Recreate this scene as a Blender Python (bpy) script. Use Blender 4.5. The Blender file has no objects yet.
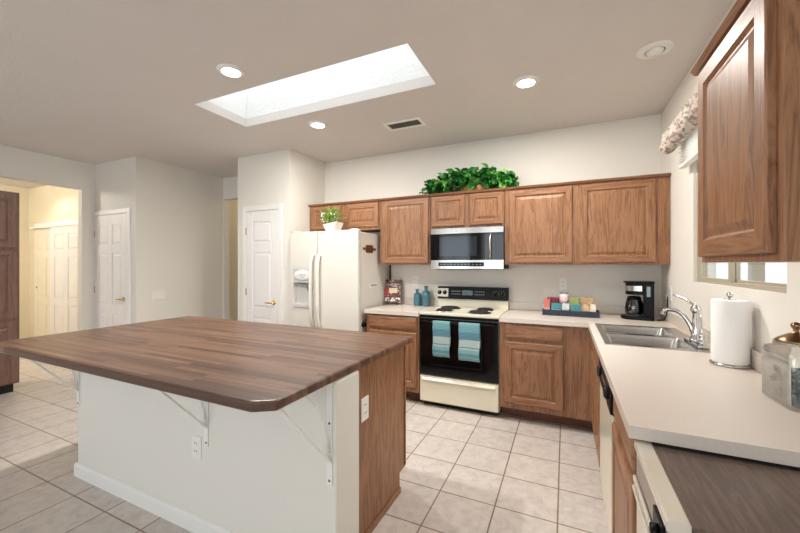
import bpy, bmesh, math, random
from mathutils import Vector, Matrix
random.seed(7)
SC = bpy.context.scene
COL = SC.collection
PI = math.pi

# ------------------------------------------------------------------ camera, world, lights, exposure
cam = bpy.data.objects.new('camera', bpy.data.cameras.new('camera'))
COL.objects.link(cam)
cam.location = (0, 0, 1.381)
cam.rotation_euler = (PI/2, 0, math.atan(165/356))
cam.data.sensor_width = 36
cam.data.lens = 356/800*36
cam.data.shift_y = -1.5/800
cam.data.clip_start = 0.02
SC.camera = cam
SC.view_settings.view_transform = 'Standard'
SC.view_settings.look = 'None'
SC.view_settings.gamma = 1
SC.view_settings.use_curve_mapping = False
SC.view_settings.exposure = 0.27

world = bpy.data.worlds.new('world'); SC.world = world; world.use_nodes = True
bg = world.node_tree.nodes['Background']
bg.inputs[0].default_value = (0.86, 0.93, 1.0, 1); bg.inputs[1].default_value = 2.2

def area(name, loc, rot, sx, sy, power, color=(1, 1, 1), spread=None):
    l = bpy.data.lights.new(name, 'AREA'); l.shape = 'RECTANGLE'; l.size = sx; l.size_y = sy
    l.energy = power; l.color = color
    if spread: l.spread = spread
    o = bpy.data.objects.new(name, l); COL.objects.link(o); o.location = loc; o.rotation_euler = rot
    return o
# daylight of the dining room windows in the wall behind the camera, facing into the room (+Y)
area('daylight_dining', (-3.4, -2.95, 1.45), (PI/2, 0, 0), 2.2, 1.7, 22, (0.84, 0.91, 1.0))
area('daylight_breakfast', (-0.6, -2.95, 1.45), (PI/2, 0, 0), 1.6, 1.7, 22, (0.84, 0.91, 1.0))
# daylight of the kitchen window in the right wall (facing -X)
area('daylight_kitchen', (2.2, 2.46, 2.75), (math.radians(52), 0, PI/2), 1.8, 1.2, 60, (0.95, 0.98, 1.0))

# ------------------------------------------------------------------ materials
def nt(name):
    m = bpy.data.materials.new(name); m.use_nodes = True
    t = m.node_tree; t.nodes.clear()
    o = t.nodes.new('ShaderNodeOutputMaterial'); b = t.nodes.new('ShaderNodeBsdfPrincipled')
    t.links.new(b.outputs[0], o.inputs[0])
    return m, t, b
def srgb(r, g, b):
    f = lambda c: (c/255/12.92) if c/255 <= .04045 else ((c/255+.055)/1.055)**2.4
    return (f(r), f(g), f(b), 1)
def N(t, kind, **kw):
    n = t.nodes.new(kind)
    for k, v in kw.items():
        if k in n.inputs: n.inputs[k].default_value = v
        else: setattr(n, k, v)
    return n
def coords(t, scale=(1, 1, 1), loc=(0, 0, 0)):
    tc = t.nodes.new('ShaderNodeTexCoord'); mp = t.nodes.new('ShaderNodeMapping')
    mp.inputs['Scale'].default_value = scale; mp.inputs['Location'].default_value = loc
    t.links.new(tc.outputs['Object'], mp.inputs[0]); return mp
def ramp(t, fac, stops):
    r = t.nodes.new('ShaderNodeValToRGB'); e = r.color_ramp.elements
    while len(e) < len(stops): e.new(.5)
    for k, (p, c) in enumerate(stops): e[k].position = p; e[k].color = c
    t.links.new(fac, r.inputs[0]); return r
def bump(t, b, height, strength, dist=.01):
    n = N(t, 'ShaderNodeBump', Strength=strength, Distance=dist)
    t.links.new(height, n.inputs['Height']); t.links.new(n.outputs[0], b.inputs['Normal'])
def plain(name, c, rough=.5, metal=0, var=.06, scale=6, bumps=0, bscale=60, coat=0, spec=.5):
    m, t, b = nt(name)
    mp = coords(t)
    n = N(t, 'ShaderNodeTexNoise', Scale=scale, Detail=3)
    t.links.new(mp.outputs[0], n.inputs[0])
    lo = tuple(x*(1-var) for x in c[:3])+(1,); hi = tuple(min(1, x*(1+var)) for x in c[:3])+(1,)
    r = ramp(t, n.outputs[0], [(.3, lo), (.7, hi)])
    t.links.new(r.outputs[0], b.inputs['Base Color'])
    b.inputs['Roughness'].default_value = rough; b.inputs['Metallic'].default_value = metal
    b.inputs['Specular IOR Level'].default_value = spec
    if coat: b.inputs['Coat Weight'].default_value = coat
    if bumps:
        n2 = N(t, 'ShaderNodeTexNoise', Scale=bscale, Detail=2); t.links.new(mp.outputs[0], n2.inputs[0])
        bump(t, b, n2.outputs[0], bumps)
    return m
def wood(name, dark, mid, light, axis='z', rough=.42, ring=19, grain=.5):
    m, t, b = nt(name)
    k = {'x': 0, 'y': 1, 'z': 2}[axis]
    s1 = [ring]*3; s1[k] = ring*.085
    s2 = [170]*3; s2[k] = 5
    a = coords(t, s1); n = N(t, 'ShaderNodeTexNoise', Scale=1.0, Detail=5, Roughness=.62, Distortion=1.2)
    t.links.new(a.outputs[0], n.inputs[0])
    w = N(t, 'ShaderNodeMath', operation='MULTIPLY'); w.inputs[1].default_value = 5.0
    t.links.new(n.outputs[0], w.inputs[0])
    fr = N(t, 'ShaderNodeMath', operation='PINGPONG'); fr.inputs[1].default_value = .5
    t.links.new(w.outputs[0], fr.inputs[0])
    f2 = N(t, 'ShaderNodeMath', operation='MULTIPLY'); f2.inputs[1].default_value = 2
    t.links.new(fr.outputs[0], f2.inputs[0])
    a2 = coords(t, s2); p = N(t, 'ShaderNodeTexNoise', Scale=1.0, Detail=3); t.links.new(a2.outputs[0], p.inputs[0])
    mix = N(t, 'ShaderNodeMath', operation='MULTIPLY_ADD'); mix.inputs[1].default_value = grain; 
    t.links.new(f2.outputs[0], mix.inputs[0])
    p2 = N(t, 'ShaderNodeMath', operation='MULTIPLY'); p2.inputs[1].default_value = 1-grain
    t.links.new(p.outputs[0], p2.inputs[0]); t.links.new(p2.outputs[0], mix.inputs[2])
    r = ramp(t, mix.outputs[0], [(.1, dark), (.42, mid), (.85, light)])
    t.links.new(r.outputs[0], b.inputs['Base Color'])
    b.inputs['Roughness'].default_value = rough
    bump(t, b, p.outputs[0], .08, .003)
    return m
def metal(name, c, rough=.25, brushed=0):
    m, t, b = nt(name)
    mp = coords(t, (4, 4, 260) if brushed else (8, 8, 8)); n = N(t, 'ShaderNodeTexNoise', Scale=1.0, Detail=2)
    t.links.new(mp.outputs[0], n.inputs[0])
    r = ramp(t, n.outputs[0], [(.3, tuple(x*.93 for x in c[:3])+(1,)), (.7, c)])
    t.links.new(r.outputs[0], b.inputs['Base Color'])
    b.inputs['Metallic'].default_value = 1; b.inputs['Roughness'].default_value = rough
    return m
def glow(name, c, strength):
    m, t, b = nt(name); b.inputs['Base Color'].default_value = c
    b.inputs['Emission Color'].default_value = c; b.inputs['Emission Strength'].default_value = strength
    return m
def glass(name, tint=(1, 1, 1, 1), amount=.1, rough=.02):
    m = bpy.data.materials.new(name); m.use_nodes = True; t = m.node_tree; t.nodes.clear()
    o = t.nodes.new('ShaderNodeOutputMaterial'); mx = t.nodes.new('ShaderNodeMixShader')
    tr = t.nodes.new('ShaderNodeBsdfTransparent'); gl = t.nodes.new('ShaderNodeBsdfGlossy')
    lw = N(t, 'ShaderNodeLayerWeight', Blend=.25)
    ad = N(t, 'ShaderNodeMath', operation='ADD'); ad.inputs[1].default_value = amount
    ad.use_clamp = True
    mu = N(t, 'ShaderNodeMath', operation='MULTIPLY'); mu.inputs[1].default_value = .6
    t.links.new(lw.outputs['Fresnel'], mu.inputs[0]); t.links.new(mu.outputs[0], ad.inputs[0])
    tr.inputs[0].default_value = tint; gl.inputs['Roughness'].default_value = rough
    t.links.new(ad.outputs[0], mx.inputs[0]); t.links.new(tr.outputs[0], mx.inputs[1]); t.links.new(gl.outputs[0], mx.inputs[2])
    t.links.new(mx.outputs[0], o.inputs[0]); return m
def stripes(name, axis, stops, period, rough=.9):
    """bands along one axis of the object (a woven stripe)"""
    m, t, b = nt(name)
    mp = coords(t, (1/period,)*3); sp = t.nodes.new('ShaderNodeSeparateXYZ'); t.links.new(mp.outputs[0], sp.inputs[0])
    wob = N(t, 'ShaderNodeTexNoise', Scale=3.0, Detail=2); t.links.new(mp.outputs[0], wob.inputs[0])
    ma = N(t, 'ShaderNodeMath', operation='MULTIPLY_ADD'); ma.inputs[1].default_value = .05
    t.links.new(wob.outputs[0], ma.inputs[0]); t.links.new(sp.outputs['XYZ'.index(axis.upper())], ma.inputs[2])
    r = ramp(t, ma.outputs[0], stops); r.color_ramp.interpolation = 'CONSTANT'
    fine = N(t, 'ShaderNodeMath', operation='PINGPONG'); fine.inputs[1].default_value = .018
    t.links.new(ma.outputs[0], fine.inputs[0])
    f2 = N(t, 'ShaderNodeMath', operation='MULTIPLY'); f2.inputs[1].default_value = 18; t.links.new(fine.outputs[0], f2.inputs[0])
    mx = N(t, 'ShaderNodeMix', data_type='RGBA'); mx.inputs[7].default_value = srgb(190, 214, 214)
    t.links.new(f2.outputs[0], mx.inputs[0]); t.links.new(r.outputs[0], mx.inputs[6])
    t.links.new(mx.outputs[2], b.inputs['Base Color'])
    b.inputs['Roughness'].default_value = rough
    w = N(t, 'ShaderNodeTexNoise', Scale=90.0); t.links.new(mp.outputs[0], w.inputs[0]); bump(t, b, w.outputs[0], .2)
    return m

M = {}
M['wall'] = plain('wall_paint', srgb(232, 228, 219), .85, var=.012, scale=1.5, bumps=.12, bscale=95, spec=.2)
M['warmwall'] = plain('hall_paint', srgb(232, 222, 196), .85, var=.012, scale=1.5, bumps=.1, bscale=95, spec=.2)
M['ceil'] = plain('ceiling_paint', srgb(222, 217, 212), .9, var=.015, scale=2, bumps=.2, bscale=80, spec=.15)
M['well'] = plain('skylight_well_paint', srgb(240, 241, 240), .85, var=.02, scale=30, bumps=.5, bscale=45, spec=.2)
M['trim'] = plain('white_trim_paint', srgb(240, 238, 233), .4, var=.01)
M['doorwhite'] = plain('white_door_paint', srgb(238, 236, 233), .42, var=.012)
M['cream'] = plain('cream_door_paint', srgb(238, 230, 210), .42, var=.012)
M['oak'] = wood('oak_vertical', srgb(100, 66, 43), srgb(143, 99, 68), srgb(166, 121, 87))
M['oakx'] = wood('oak_grain_x', srgb(100, 66, 43), srgb(143, 99, 68), srgb(166, 121, 87), 'x')
M['oaky'] = wood('oak_grain_y', srgb(100, 66, 43), srgb(143, 99, 68), srgb(166, 121, 87), 'y')
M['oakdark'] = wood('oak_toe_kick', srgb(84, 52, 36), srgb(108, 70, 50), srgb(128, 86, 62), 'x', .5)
M['brown'] = wood('brown_stained_wood', srgb(100, 72, 60), srgb(122, 90, 76), srgb(134, 102, 88), 'z', .4)
M['dwood'] = wood('dark_laminate_wood', srgb(72, 56, 47), srgb(94, 76, 65), srgb(116, 96, 83), 'y', .38, 22, .35)
M['black'] = plain('black_plastic', srgb(8, 8, 9), .38, var=.1, spec=.2)
M['blackmatt'] = plain('black_matt', srgb(12, 12, 12), .7, var=.1)
M['blackglass'] = plain('black_glass', srgb(9, 9, 12), .07, var=.05, spec=.35)
M['smoke'] = plain('smoked_window', srgb(36, 44, 52), .1, var=.05, spec=.4)
M['bisque'] = plain('bisque_enamel', srgb(236, 229, 207), .25, var=.01, coat=.3)
M['almond'] = plain('almond_trim', srgb(214, 206, 190), .2, var=.02, coat=.5)
M['fridge'] = plain('fridge_enamel', srgb(226, 222, 212), .36, var=.012, bumps=.04, bscale=220)
M['grey'] = plain('grey_plastic', srgb(120, 124, 132), .4)
M['lam'] = plain('speckled_laminate', srgb(219, 208, 197), .3, var=.035, scale=160)
M['steel'] = metal('brushed_steel', srgb(196, 192, 186), .24, 1)
M['chrome'] = metal('chrome', srgb(225, 226, 228), .08)
M['brass'] = metal('brass', srgb(205, 166, 96), .22)
M['bronze'] = metal('antique_bronze', srgb(150, 122, 92), .3)
M['plate'] = plain('white_plate_plastic', srgb(240, 238, 232), .35, var=.01)
M['paper'] = plain('white_paper', srgb(246, 245, 243), .9, var=.01, bumps=.15, bscale=180)
M['winglass'] = glass('window_glass', (.97, .985, .98, 1), .03)
M['jarglass'] = glass('clear_jar_glass', (.985, .99, .985, 1), .06, .03)
M['teal'] = plain('teal_glass', srgb(66, 122, 136), .12, var=.12, scale=14, coat=.6)
M['carafe'] = glass('dark_carafe_glass', (.38, .4, .43, 1), .12)
M['bronzeframe'] = plain('tan_aluminium', srgb(176, 165, 145), .45, var=.03)
M['navy'] = plain('navy_tray', srgb(38, 44, 62), .5)
M['coil'] = plain('black_coil', srgb(38, 33, 32), .55)
M['stucco'] = plain('pale_stucco', srgb(236, 232, 224), .9, bumps=.3, bscale=30)
M['patio'] = plain('patio_concrete', srgb(196, 190, 180), .9)
M['soil'] = plain('woven_basket', srgb(178, 138, 92), .8, var=.25, scale=40)
M['leafa'] = plain('leaf_green', srgb(70, 148, 58), .4, var=.25, scale=25)
M['leafb'] = plain('leaf_deep_green', srgb(36, 108, 46), .4, var=.25, scale=25)
M['leafc'] = plain('leaf_light_green', srgb(120, 182, 84), .4, var=.2, scale=25)
M['leafd'] = plain('leaf_yellow_green', srgb(158, 160, 66), .5, var=.2, scale=25)
M['flower'] = plain('white_petal', srgb(240, 238, 225), .7)

# butcher-block worktop: narrow strips running along x, each with its own tone
def butcher():
    m, t, b = nt('butcher_block')
    mp = coords(t); br = t.nodes.new('ShaderNodeTexBrick'); t.links.new(mp.outputs[0], br.inputs[0])
    br.offset = .37; br.offset_frequency = 2; br.squash = 1.35; br.squash_frequency = 3
    for k, v in {'Scale': 1.0, 'Mortar Size': .0006, 'Mortar Smooth': .2, 'Bias': 0.0, 'Brick Width': .62, 'Row Height': .029}.items(): br.inputs[k].default_value = v
    br.inputs['Color1'].default_value = srgb(86, 60, 48); br.inputs['Color2'].default_value = srgb(132, 99, 79)
    br.inputs['Mortar'].default_value = srgb(96, 70, 58)
    m2 = coords(t, (2.2, 60, 60)); n = N(t, 'ShaderNodeTexNoise', Scale=1.0, Detail=5, Roughness=.6); t.links.new(m2.outputs[0], n.inputs[0])
    r = ramp(t, n.outputs[0], [(.28, (.66, .64, .63, 1)), (.72, (1.14, 1.12, 1.1, 1))])
    mx = N(t, 'ShaderNodeMix', data_type='RGBA', blend_type='MULTIPLY'); mx.inputs[0].default_value = 1
    t.links.new(br.outputs[0], mx.inputs[6]); t.links.new(r.outputs[0], mx.inputs[7])
    t.links.new(mx.outputs[2], b.inputs['Base Color']); b.inputs['Roughness'].default_value = .36
    return m
M['butcher'] = butcher()
def tiles():
    m, t, b = nt('ceramic_floor_tile')
    mp = coords(t, (1, 1, 1), (0.036, -0.1455, 0)); br = t.nodes.new('ShaderNodeTexBrick'); t.links.new(mp.outputs[0], br.inputs[0])
    br.offset = 0; br.squash = 1
    for k, v in {'Scale': 1.0, 'Mortar Size': .0048, 'Mortar Smooth': .3, 'Bias': 0.0, 'Brick Width': .3285, 'Row Height': .3225}.items(): br.inputs[k].default_value = v
    br.inputs['Color1'].default_value = srgb(220, 210, 201); br.inputs['Color2'].default_value = srgb(212, 203, 196)
    br.inputs['Mortar'].default_value = srgb(140, 124, 104)
    n = N(t, 'ShaderNodeTexNoise', Scale=15.0, Detail=7, Roughness=.68, Distortion=.5); t.links.new(mp.outputs[0], n.inputs[0])
    r = ramp(t, n.outputs[0], [(.32, (.80, .79, .80, 1)), (.5, (.96, .95, .945, 1)), (.68, (1.07, 1.06, 1.05, 1))])
    mx = N(t, 'ShaderNodeMix', data_type='RGBA', blend_type='MULTIPLY'); mx.inputs[0].default_value = 1
    t.links.new(br.outputs[0], mx.inputs[6]); t.links.new(r.outputs[0], mx.inputs[7])
    t.links.new(mx.outputs[2], b.inputs['Base Color']); b.inputs['Roughness'].default_value = .38
    inv = N(t, 'ShaderNodeMath', operation='SUBTRACT'); inv.inputs[0].default_value = 1; t.links.new(br.outputs['Fac'], inv.inputs[1])
    bump(t, b, inv.outputs[0], .35, .004)
    return m
M['tile'] = tiles()
def floral(name, base, cols, scale=26, rough=.9):
    m, t, b = nt(name); mp = coords(t); prev = None
    vo = N(t, 'ShaderNodeTexVoronoi', Scale=float(scale)); t.links.new(mp.outputs[0], vo.inputs[0])
    sp = t.nodes.new('ShaderNodeSeparateColor'); t.links.new(vo.outputs['Color'], sp.inputs[0])
    st = [(0, base)]; n = len(cols)
    for k, c in enumerate(cols): st.append((.3+.7*k/n, c))
    r = ramp(t, sp.outputs[0], st); r.color_ramp.interpolation = 'CONSTANT'
    t.links.new(r.outputs[0], b.inputs['Base Color']); b.inputs['Roughness'].default_value = rough
    return m
M['floral'] = floral('floral_fabric', srgb(206, 194, 180), [srgb(176, 146, 138), srgb(138, 138, 124), srgb(196, 182, 168), srgb(150, 130, 122), srgb(214, 204, 190)], 48)
M['cover'] = floral('patterned_cover', srgb(60, 44, 42), [srgb(150, 60, 52), srgb(40, 34, 34), srgb(190, 176, 160), srgb(120, 40, 44)], 70, .4)
M['granule'] = floral('blue_grey_granules', srgb(118, 134, 134), [srgb(78, 98, 102), srgb(150, 164, 160), srgb(60, 78, 86)], 120, .6)
T1 = srgb(86, 150, 166); T2 = srgb(52, 120, 142); T3 = srgb(170, 186, 184); T4 = srgb(110, 160, 160)
M['towel'] = stripes('teal_striped_cotton', 'z', [(0, T4), (.12, T2), (.2, T4), (.3, T3), (.34, T2), (.37, T3), (.55, T2), (.75, T1), (.9, T4)], .36)

# ------------------------------------------------------------------ mesh builder
class MB:
    def __init__(s): s.v = []; s.f = []; s.m = []; s.sm = []
    def add(s, vs, fs, mat=0, smooth=False):
        o = len(s.v); s.v += [tuple(p) for p in vs]
        for f in fs: s.f.append([i+o for i in f]); s.m.append(mat); s.sm.append(smooth)
        return s
    def bm(s, b, mat=0, smooth=False):
        b.verts.index_update(); b.faces.ensure_lookup_table()
        s.add([v.co for v in b.verts], [[v.index for v in f.verts] for f in b.faces], mat, smooth); b.free(); return s
    def box(s, x0, x1, y0, y1, z0, z1, bev=0, mat=0, seg=2):
        if not bev:
            vs = [(x, y, z) for x in (x0, x1) for y in (y0, y1) for z in (z0, z1)]
            return s.add(vs, [(0, 1, 3, 2), (4, 6, 7, 5), (0, 4, 5, 1), (2, 3, 7, 6), (0, 2, 6, 4), (1, 5, 7, 3)], mat)
        b = bmesh.new(); bmesh.ops.create_cube(b, size=1)
        for v in b.verts: v.co = Vector(((x0+x1)/2+v.co.x*(x1-x0), (y0+y1)/2+v.co.y*(y1-y0), (z0+z1)/2+v.co.z*(z1-z0)))
        bmesh.ops.bevel(b, geom=b.edges[:], offset=bev, segments=seg, profile=.5, affect='EDGES')
        return s.bm(b, mat, False)
    def prism(s, pts, z0, z1, axis='z', bev=0, mat=0, seg=3):
        """polygon pts extruded z0..z1 along axis; pts are the two other coordinates in order"""
        def P(a, b, c): return {'z': (a, b, c), 'y': (a, c, b), 'x': (c, a, b)}[axis]
        b = bmesh.new(); lo = [b.verts.new(P(p[0], p[1], z0)) for p in pts]; hi = [b.verts.new(P(p[0], p[1], z1)) for p in pts]
        n = len(pts); b.faces.new(lo[::-1]); b.faces.new(hi)
        for i in range(n): b.faces.new((lo[i], lo[(i+1) % n], hi[(i+1) % n], hi[i]))
        bmesh.ops.recalc_face_normals(b, faces=b.faces[:])
        if bev: bmesh.ops.bevel(b, geom=b.edges[:], offset=bev, segments=seg, profile=.5, affect='EDGES')
        return s.bm(b, mat)
    def lathe(s, prof, c=(0, 0, 0), n=24, mat=0, axis='z', smooth=True, sx=1, sy=1):
        vs = []; fs = []
        for r, h in prof:
            for k in range(n):
                a = 2*PI*k/n; x, y = r*math.cos(a)*sx, r*math.sin(a)*sy
                q = {'z': (x, y, h), 'y': (x, h, y), 'x': (h, x, y)}[axis]
                vs.append((c[0]+q[0], c[1]+q[1], c[2]+q[2]))
        for j in range(len(prof)-1):
            for k in range(n): fs.append((j*n+k, j*n+(k+1) % n, (j+1)*n+(k+1) % n, (j+1)*n+k))
        ring_ = prof[0] == prof[-1]
        if prof[0][0] > 1e-5 and not ring_: fs.append(tuple(range(n))[::-1])
        if prof[-1][0] > 1e-5 and not ring_: fs.append(tuple((len(prof)-1)*n+k for k in range(n)))
        return s.add(vs, fs, mat, smooth)
    def tube(s, pts, r, n=10, mat=0, flat=1.0):
        pts = [Vector(p) for p in pts]; vs = []; fs = []
        up = Vector((0, 0, 1)); prev = None
        for i, p in enumerate(pts):
            d = (pts[min(i+1, len(pts)-1)]-pts[max(i-1, 0)]).normalized()
            if prev is None:
                a = d.cross(up)
                if a.length < 1e-3: a = d.cross(Vector((1, 0, 0)))
            else: a = prev-d*prev.dot(d)
            a.normalize(); prev = a; b = d.cross(a); rr = r[i] if isinstance(r, (list, tuple)) else r
            for k in range(n):
                t = 2*PI*k/n; vs.append(p+a*math.cos(t)*rr+b*math.sin(t)*rr*flat)
        for j in range(len(pts)-1):
            for k in range(n): fs.append((j*n+k, j*n+(k+1) % n, (j+1)*n+(k+1) % n, (j+1)*n+k))
        fs.append(tuple(range(n))[::-1]); fs.append(tuple((len(pts)-1)*n+k for k in range(n)))
        return s.add(vs, fs, mat, True)
    def sphere(s, c, r, mat=0, sz=1, sx=1, sy=1, u=14, w=9):
        b = bmesh.new(); bmesh.ops.create_uvsphere(b, u_segments=u, v_segments=w, radius=r)
        for v in b.verts: v.co = Vector((c[0]+v.co.x*sx, c[1]+v.co.y*sy, c[2]+v.co.z*sz))
        return s.bm(b, mat, True)
    def rings(s, fr, u0, u1, v0, v1, prof, rails=None, mat=0):
        """nested rectangles (inset, height) on the frame fr = (origin, U, V, W); top and bottom quads whose inset < rails get mat+1"""
        o, U, V, W = [Vector(q) for q in fr]
        vs = []; 
        for ins, h in prof:
            for (a, b) in ((u0+ins, v0+ins), (u1-ins, v0+ins), (u1-ins, v1-ins), (u0+ins, v1-ins)):
                vs.append(o+U*a+V*b+W*h)
        flip = U.cross(V).dot(W) < 0
        for j in range(len(prof)-1):
            for k in range(4):
                f = (j*4+k, j*4+(k+1) % 4, (j+1)*4+(k+1) % 4, (j+1)*4+k)
                if flip: f = f[::-1]
                s.add([vs[i] for i in f], [(0, 1, 2, 3)], mat+1 if (rails and k in (0, 2) and prof[j+1][0] <= rails+1e-6) else mat)
        L = (len(prof)-1)*4; f = (L, L+1, L+2, L+3); f = f[::-1] if flip else f
        s.add([vs[i] for i in f], [(0, 1, 2, 3)], mat)
        f = (3, 2, 1, 0) if not flip else (0, 1, 2, 3)
        s.add([vs[i] for i in f], [(0, 1, 2, 3)], mat)
        return s
    def cells(s, xs, ys, keep, z0, z1, bev=0, mat=0):
        """slab made of grid cells keep(i, j); only the outer sides are closed, the top rim is rounded"""
        b = bmesh.new(); V = {}
        def vt(i, j, z):
            if (i, j, z) not in V: V[(i, j, z)] = b.verts.new((xs[i], ys[j], z))
            return V[(i, j, z)]
        nx, ny = len(xs)-1, len(ys)-1
        K = lambda i, j: 0 <= i < nx and 0 <= j < ny and keep(i, j)
        for i in range(nx):
            for j in range(ny):
                if not K(i, j): continue
                b.faces.new((vt(i, j, z1), vt(i+1, j, z1), vt(i+1, j+1, z1), vt(i, j+1, z1)))
                b.faces.new((vt(i, j+1, z0), vt(i+1, j+1, z0), vt(i+1, j, z0), vt(i, j, z0)))
                for (di, dj, p, q) in ((0, -1, (i, j), (i+1, j)), (1, 0, (i+1, j), (i+1, j+1)), (0, 1, (i+1, j+1), (i, j+1)), (-1, 0, (i, j+1), (i, j))):
                    if not K(i+di, j+dj): b.faces.new((vt(*p, z0), vt(*q, z0), vt(*q, z1), vt(*p, z1)))
        if bev:
            ed = [e for e in b.edges if len(e.link_faces) == 2 and abs(e.calc_face_angle(0)) > 1 and (e.verts[0].co.z > z0+1e-5 or e.verts[1].co.z > z0+1e-5)]
            bmesh.ops.bevel(b, geom=ed, offset=bev, segments=3, profile=.5, affect='EDGES')
        return s.bm(b, mat)
    def build(s, name, mats, root=None, origin=None):
        me = bpy.data.meshes.new(name); o = bpy.data.objects.new(name, me); COL.objects.link(o)
        mats = mats if isinstance(mats, (list, tuple)) else [mats]
        for m in mats: me.materials.append(M[m] if isinstance(m, str) else m)
        if root is not None:
            w = root; loc = Vector((0, 0, 0)); mat = Matrix.Identity(4)
            while w is not None:
                mat = (Matrix.Translation(w.location) @ w.rotation_euler.to_matrix().to_4x4()) @ mat; w = w.parent
            inv = mat.inverted(); vs = [inv @ Vector(p) for p in s.v]; o.parent = root
        else:
            if origin is None:
                xs = [p[0] for p in s.v]; ys = [p[1] for p in s.v]; zs = [p[2] for p in s.v]
                origin = ((min(xs)+max(xs))/2, (min(ys)+max(ys))/2, min(zs))
            O = Vector(origin); vs = [Vector(p)-O for p in s.v]; o.location = O
        me.from_pydata([tuple(p) for p in vs], [], s.f)
        me.polygons.foreach_set('material_index', s.m); me.polygons.foreach_set('use_smooth', s.sm)
        bad = me.validate(); me.update()
        return o
def tag(o, label, cat, group=None, kind=None):
    o['label'] = label; o['category'] = cat
    if group: o['group'] = group
    if kind: o['kind'] = kind
    return o
def thing(name, label, cat, loc, group=None, rotz=0):
    o = bpy.data.objects.new(name, None); COL.objects.link(o); o.location = loc; o.rotation_euler = (0, 0, rotz)
    o.empty_display_size = .1
    return tag(o, label, cat, group)
def struct(name, mb, mats, root=None):
    o = mb.build(name, mats, root, None if root else (0, 0, 0))
    if root is None: o['kind'] = 'structure'
    return o
def box(*a, **k): return MB().box(*a, **k)
FY = lambda y: ((0, y, 0), (1, 0, 0), (0, 0, 1), (0, -1, 0))      # faces -Y: u = x, v = z
FX = lambda x: ((x, 0, 0), (0, 1, 0), (0, 0, 1), (-1, 0, 0))      # faces -X: u = y, v = z
FXp = lambda x: ((x, 0, 0), (0, 1, 0), (0, 0, 1), (1, 0, 0))      # faces +X
def raised(fr, u0, u1, v0, v1, t=.02, fw=.058):
    g = .3 if (u1-u0) > .3 else .2
    return MB().rings(fr, u0, u1, v0, v1, [(0, 0), (0, t-.004), (.005, t), (fw-.004, t), (fw, t-.006), (fw+.006, t-.011), (fw+.012, t-.011), (fw+.034, t-.002), (fw+.036, t-.0015)], rails=fw)
def slab(fr, u0, u1, v0, v1, t=.02):
    return MB().rings(fr, u0, u1, v0, v1, [(0, 0), (0, t-.008), (.006, t-.004), (.014, t)])
def plate(fr, u0, u1, v0, v1, t=.006):
    return MB().rings(fr, u0, u1, v0, v1, [(0, 0), (0, t*.5), (.004, t)])

# ------------------------------------------------------------------ room shell
ZC = 2.743
XR, YB = .787, 3.9
struct('floor', MB().add([(-9.2, -3.4, 0), (1.0, -3.4, 0), (1.0, 6.2, 0), (-9.2, 6.2, 0)], [(0, 1, 2, 3)]), 'tile')
SKX0, SKX1, SKY0, SKY1 = -2.852, -.88, 2.005, 2.547
struct('ceiling', MB().cells([-9.2, SKX0, SKX1, 1.0], [-3.4, SKY0, SKY1, 6.2], lambda i, j: not (i == 1 and j == 1), ZC, ZC+.08), 'ceil')
w = MB(); zt = ZC+.62
w.box(SKX0-.02, SKX0, SKY0-.02, SKY1+.02, ZC+.08, zt); w.box(SKX1, SKX1+.02, SKY0-.02, SKY1+.02, ZC+.08, zt)
w.box(SKX0, SKX1, SKY0-.02, SKY0, ZC+.08, zt); w.box(SKX0, SKX1, SKY1, SKY1+.02, ZC+.08, zt)
struct('trim_skylight_well', w, 'well')
struct('window_skylight', box(SKX0-.02, SKX1+.02, SKY0-.02, SKY1+.02, zt, zt+.02), glow('skylight_diffuser', (.93, .97, 1.0, 1), 1.75))

struct('wall_back', box(-3.776, XR+.1, YB, YB+.1, 0, ZC), 'wall')
# right wall with the window opening
WY0, WY1, WZ0, WZ1 = 1.90, 3.016, 1.268, 2.28
b = MB()
ys = [-3.4, WY0, WY1, YB+.1]; zs = [0, WZ0, WZ1, ZC]
bb = MB().cells(ys, zs, lambda i, j: not (i == 1 and j == 1), 0, .12)
b.v = [(XR+p[2], p[0], p[1]) for p in bb.v]; b.f = bb.f; b.m = bb.m; b.sm = bb.sm
struct('wall_right', b, 'wall')
struct('wall_pantry', box(-3.776, -2.918, 3.24, 3.9, 0, ZC), 'wall')
struct('wall_left', MB().box(-5.9, -5.8, 2.505, 2.75, 0, ZC).box(-5.9, -5.8, -3.4, .1, 0, ZC).box(-5.9, -5.8, .1, 2.505, 2.385, ZC), 'wall')
struct('wall_closet', MB().box(-5.8, -4.87, 2.65, 2.75, 0, ZC).box(-4.97, -4.87, 2.75, 3.9, 0, ZC), 'wall')
struct('wall_hall', MB().box(-4.97, -4.846, 3.9, 4.0, 0, ZC).box(-4.846, -3.776, 3.9, 4.0, 2.41, ZC), 'wall')
struct('wall_hall_side', MB().box(-5.0, -4.97, 4.0, 5.3, 0, ZC).box(-3.2, -3.1, 4.0, 5.3, 0, ZC), 'warmwall')
struct('wall_hall_end', box(-5.2, -3.0, 5.3, 5.4, 0, ZC), 'warmwall')
struct('wall_laundry', MB().box(-8.78, -8.68, -1.0, 3.08, 0, ZC).box(-8.68, -5.9, 2.98, 3.08, 0, ZC).box(-8.68, -5.9, -1.0, -.9, 0, ZC), 'warmwall')
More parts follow.
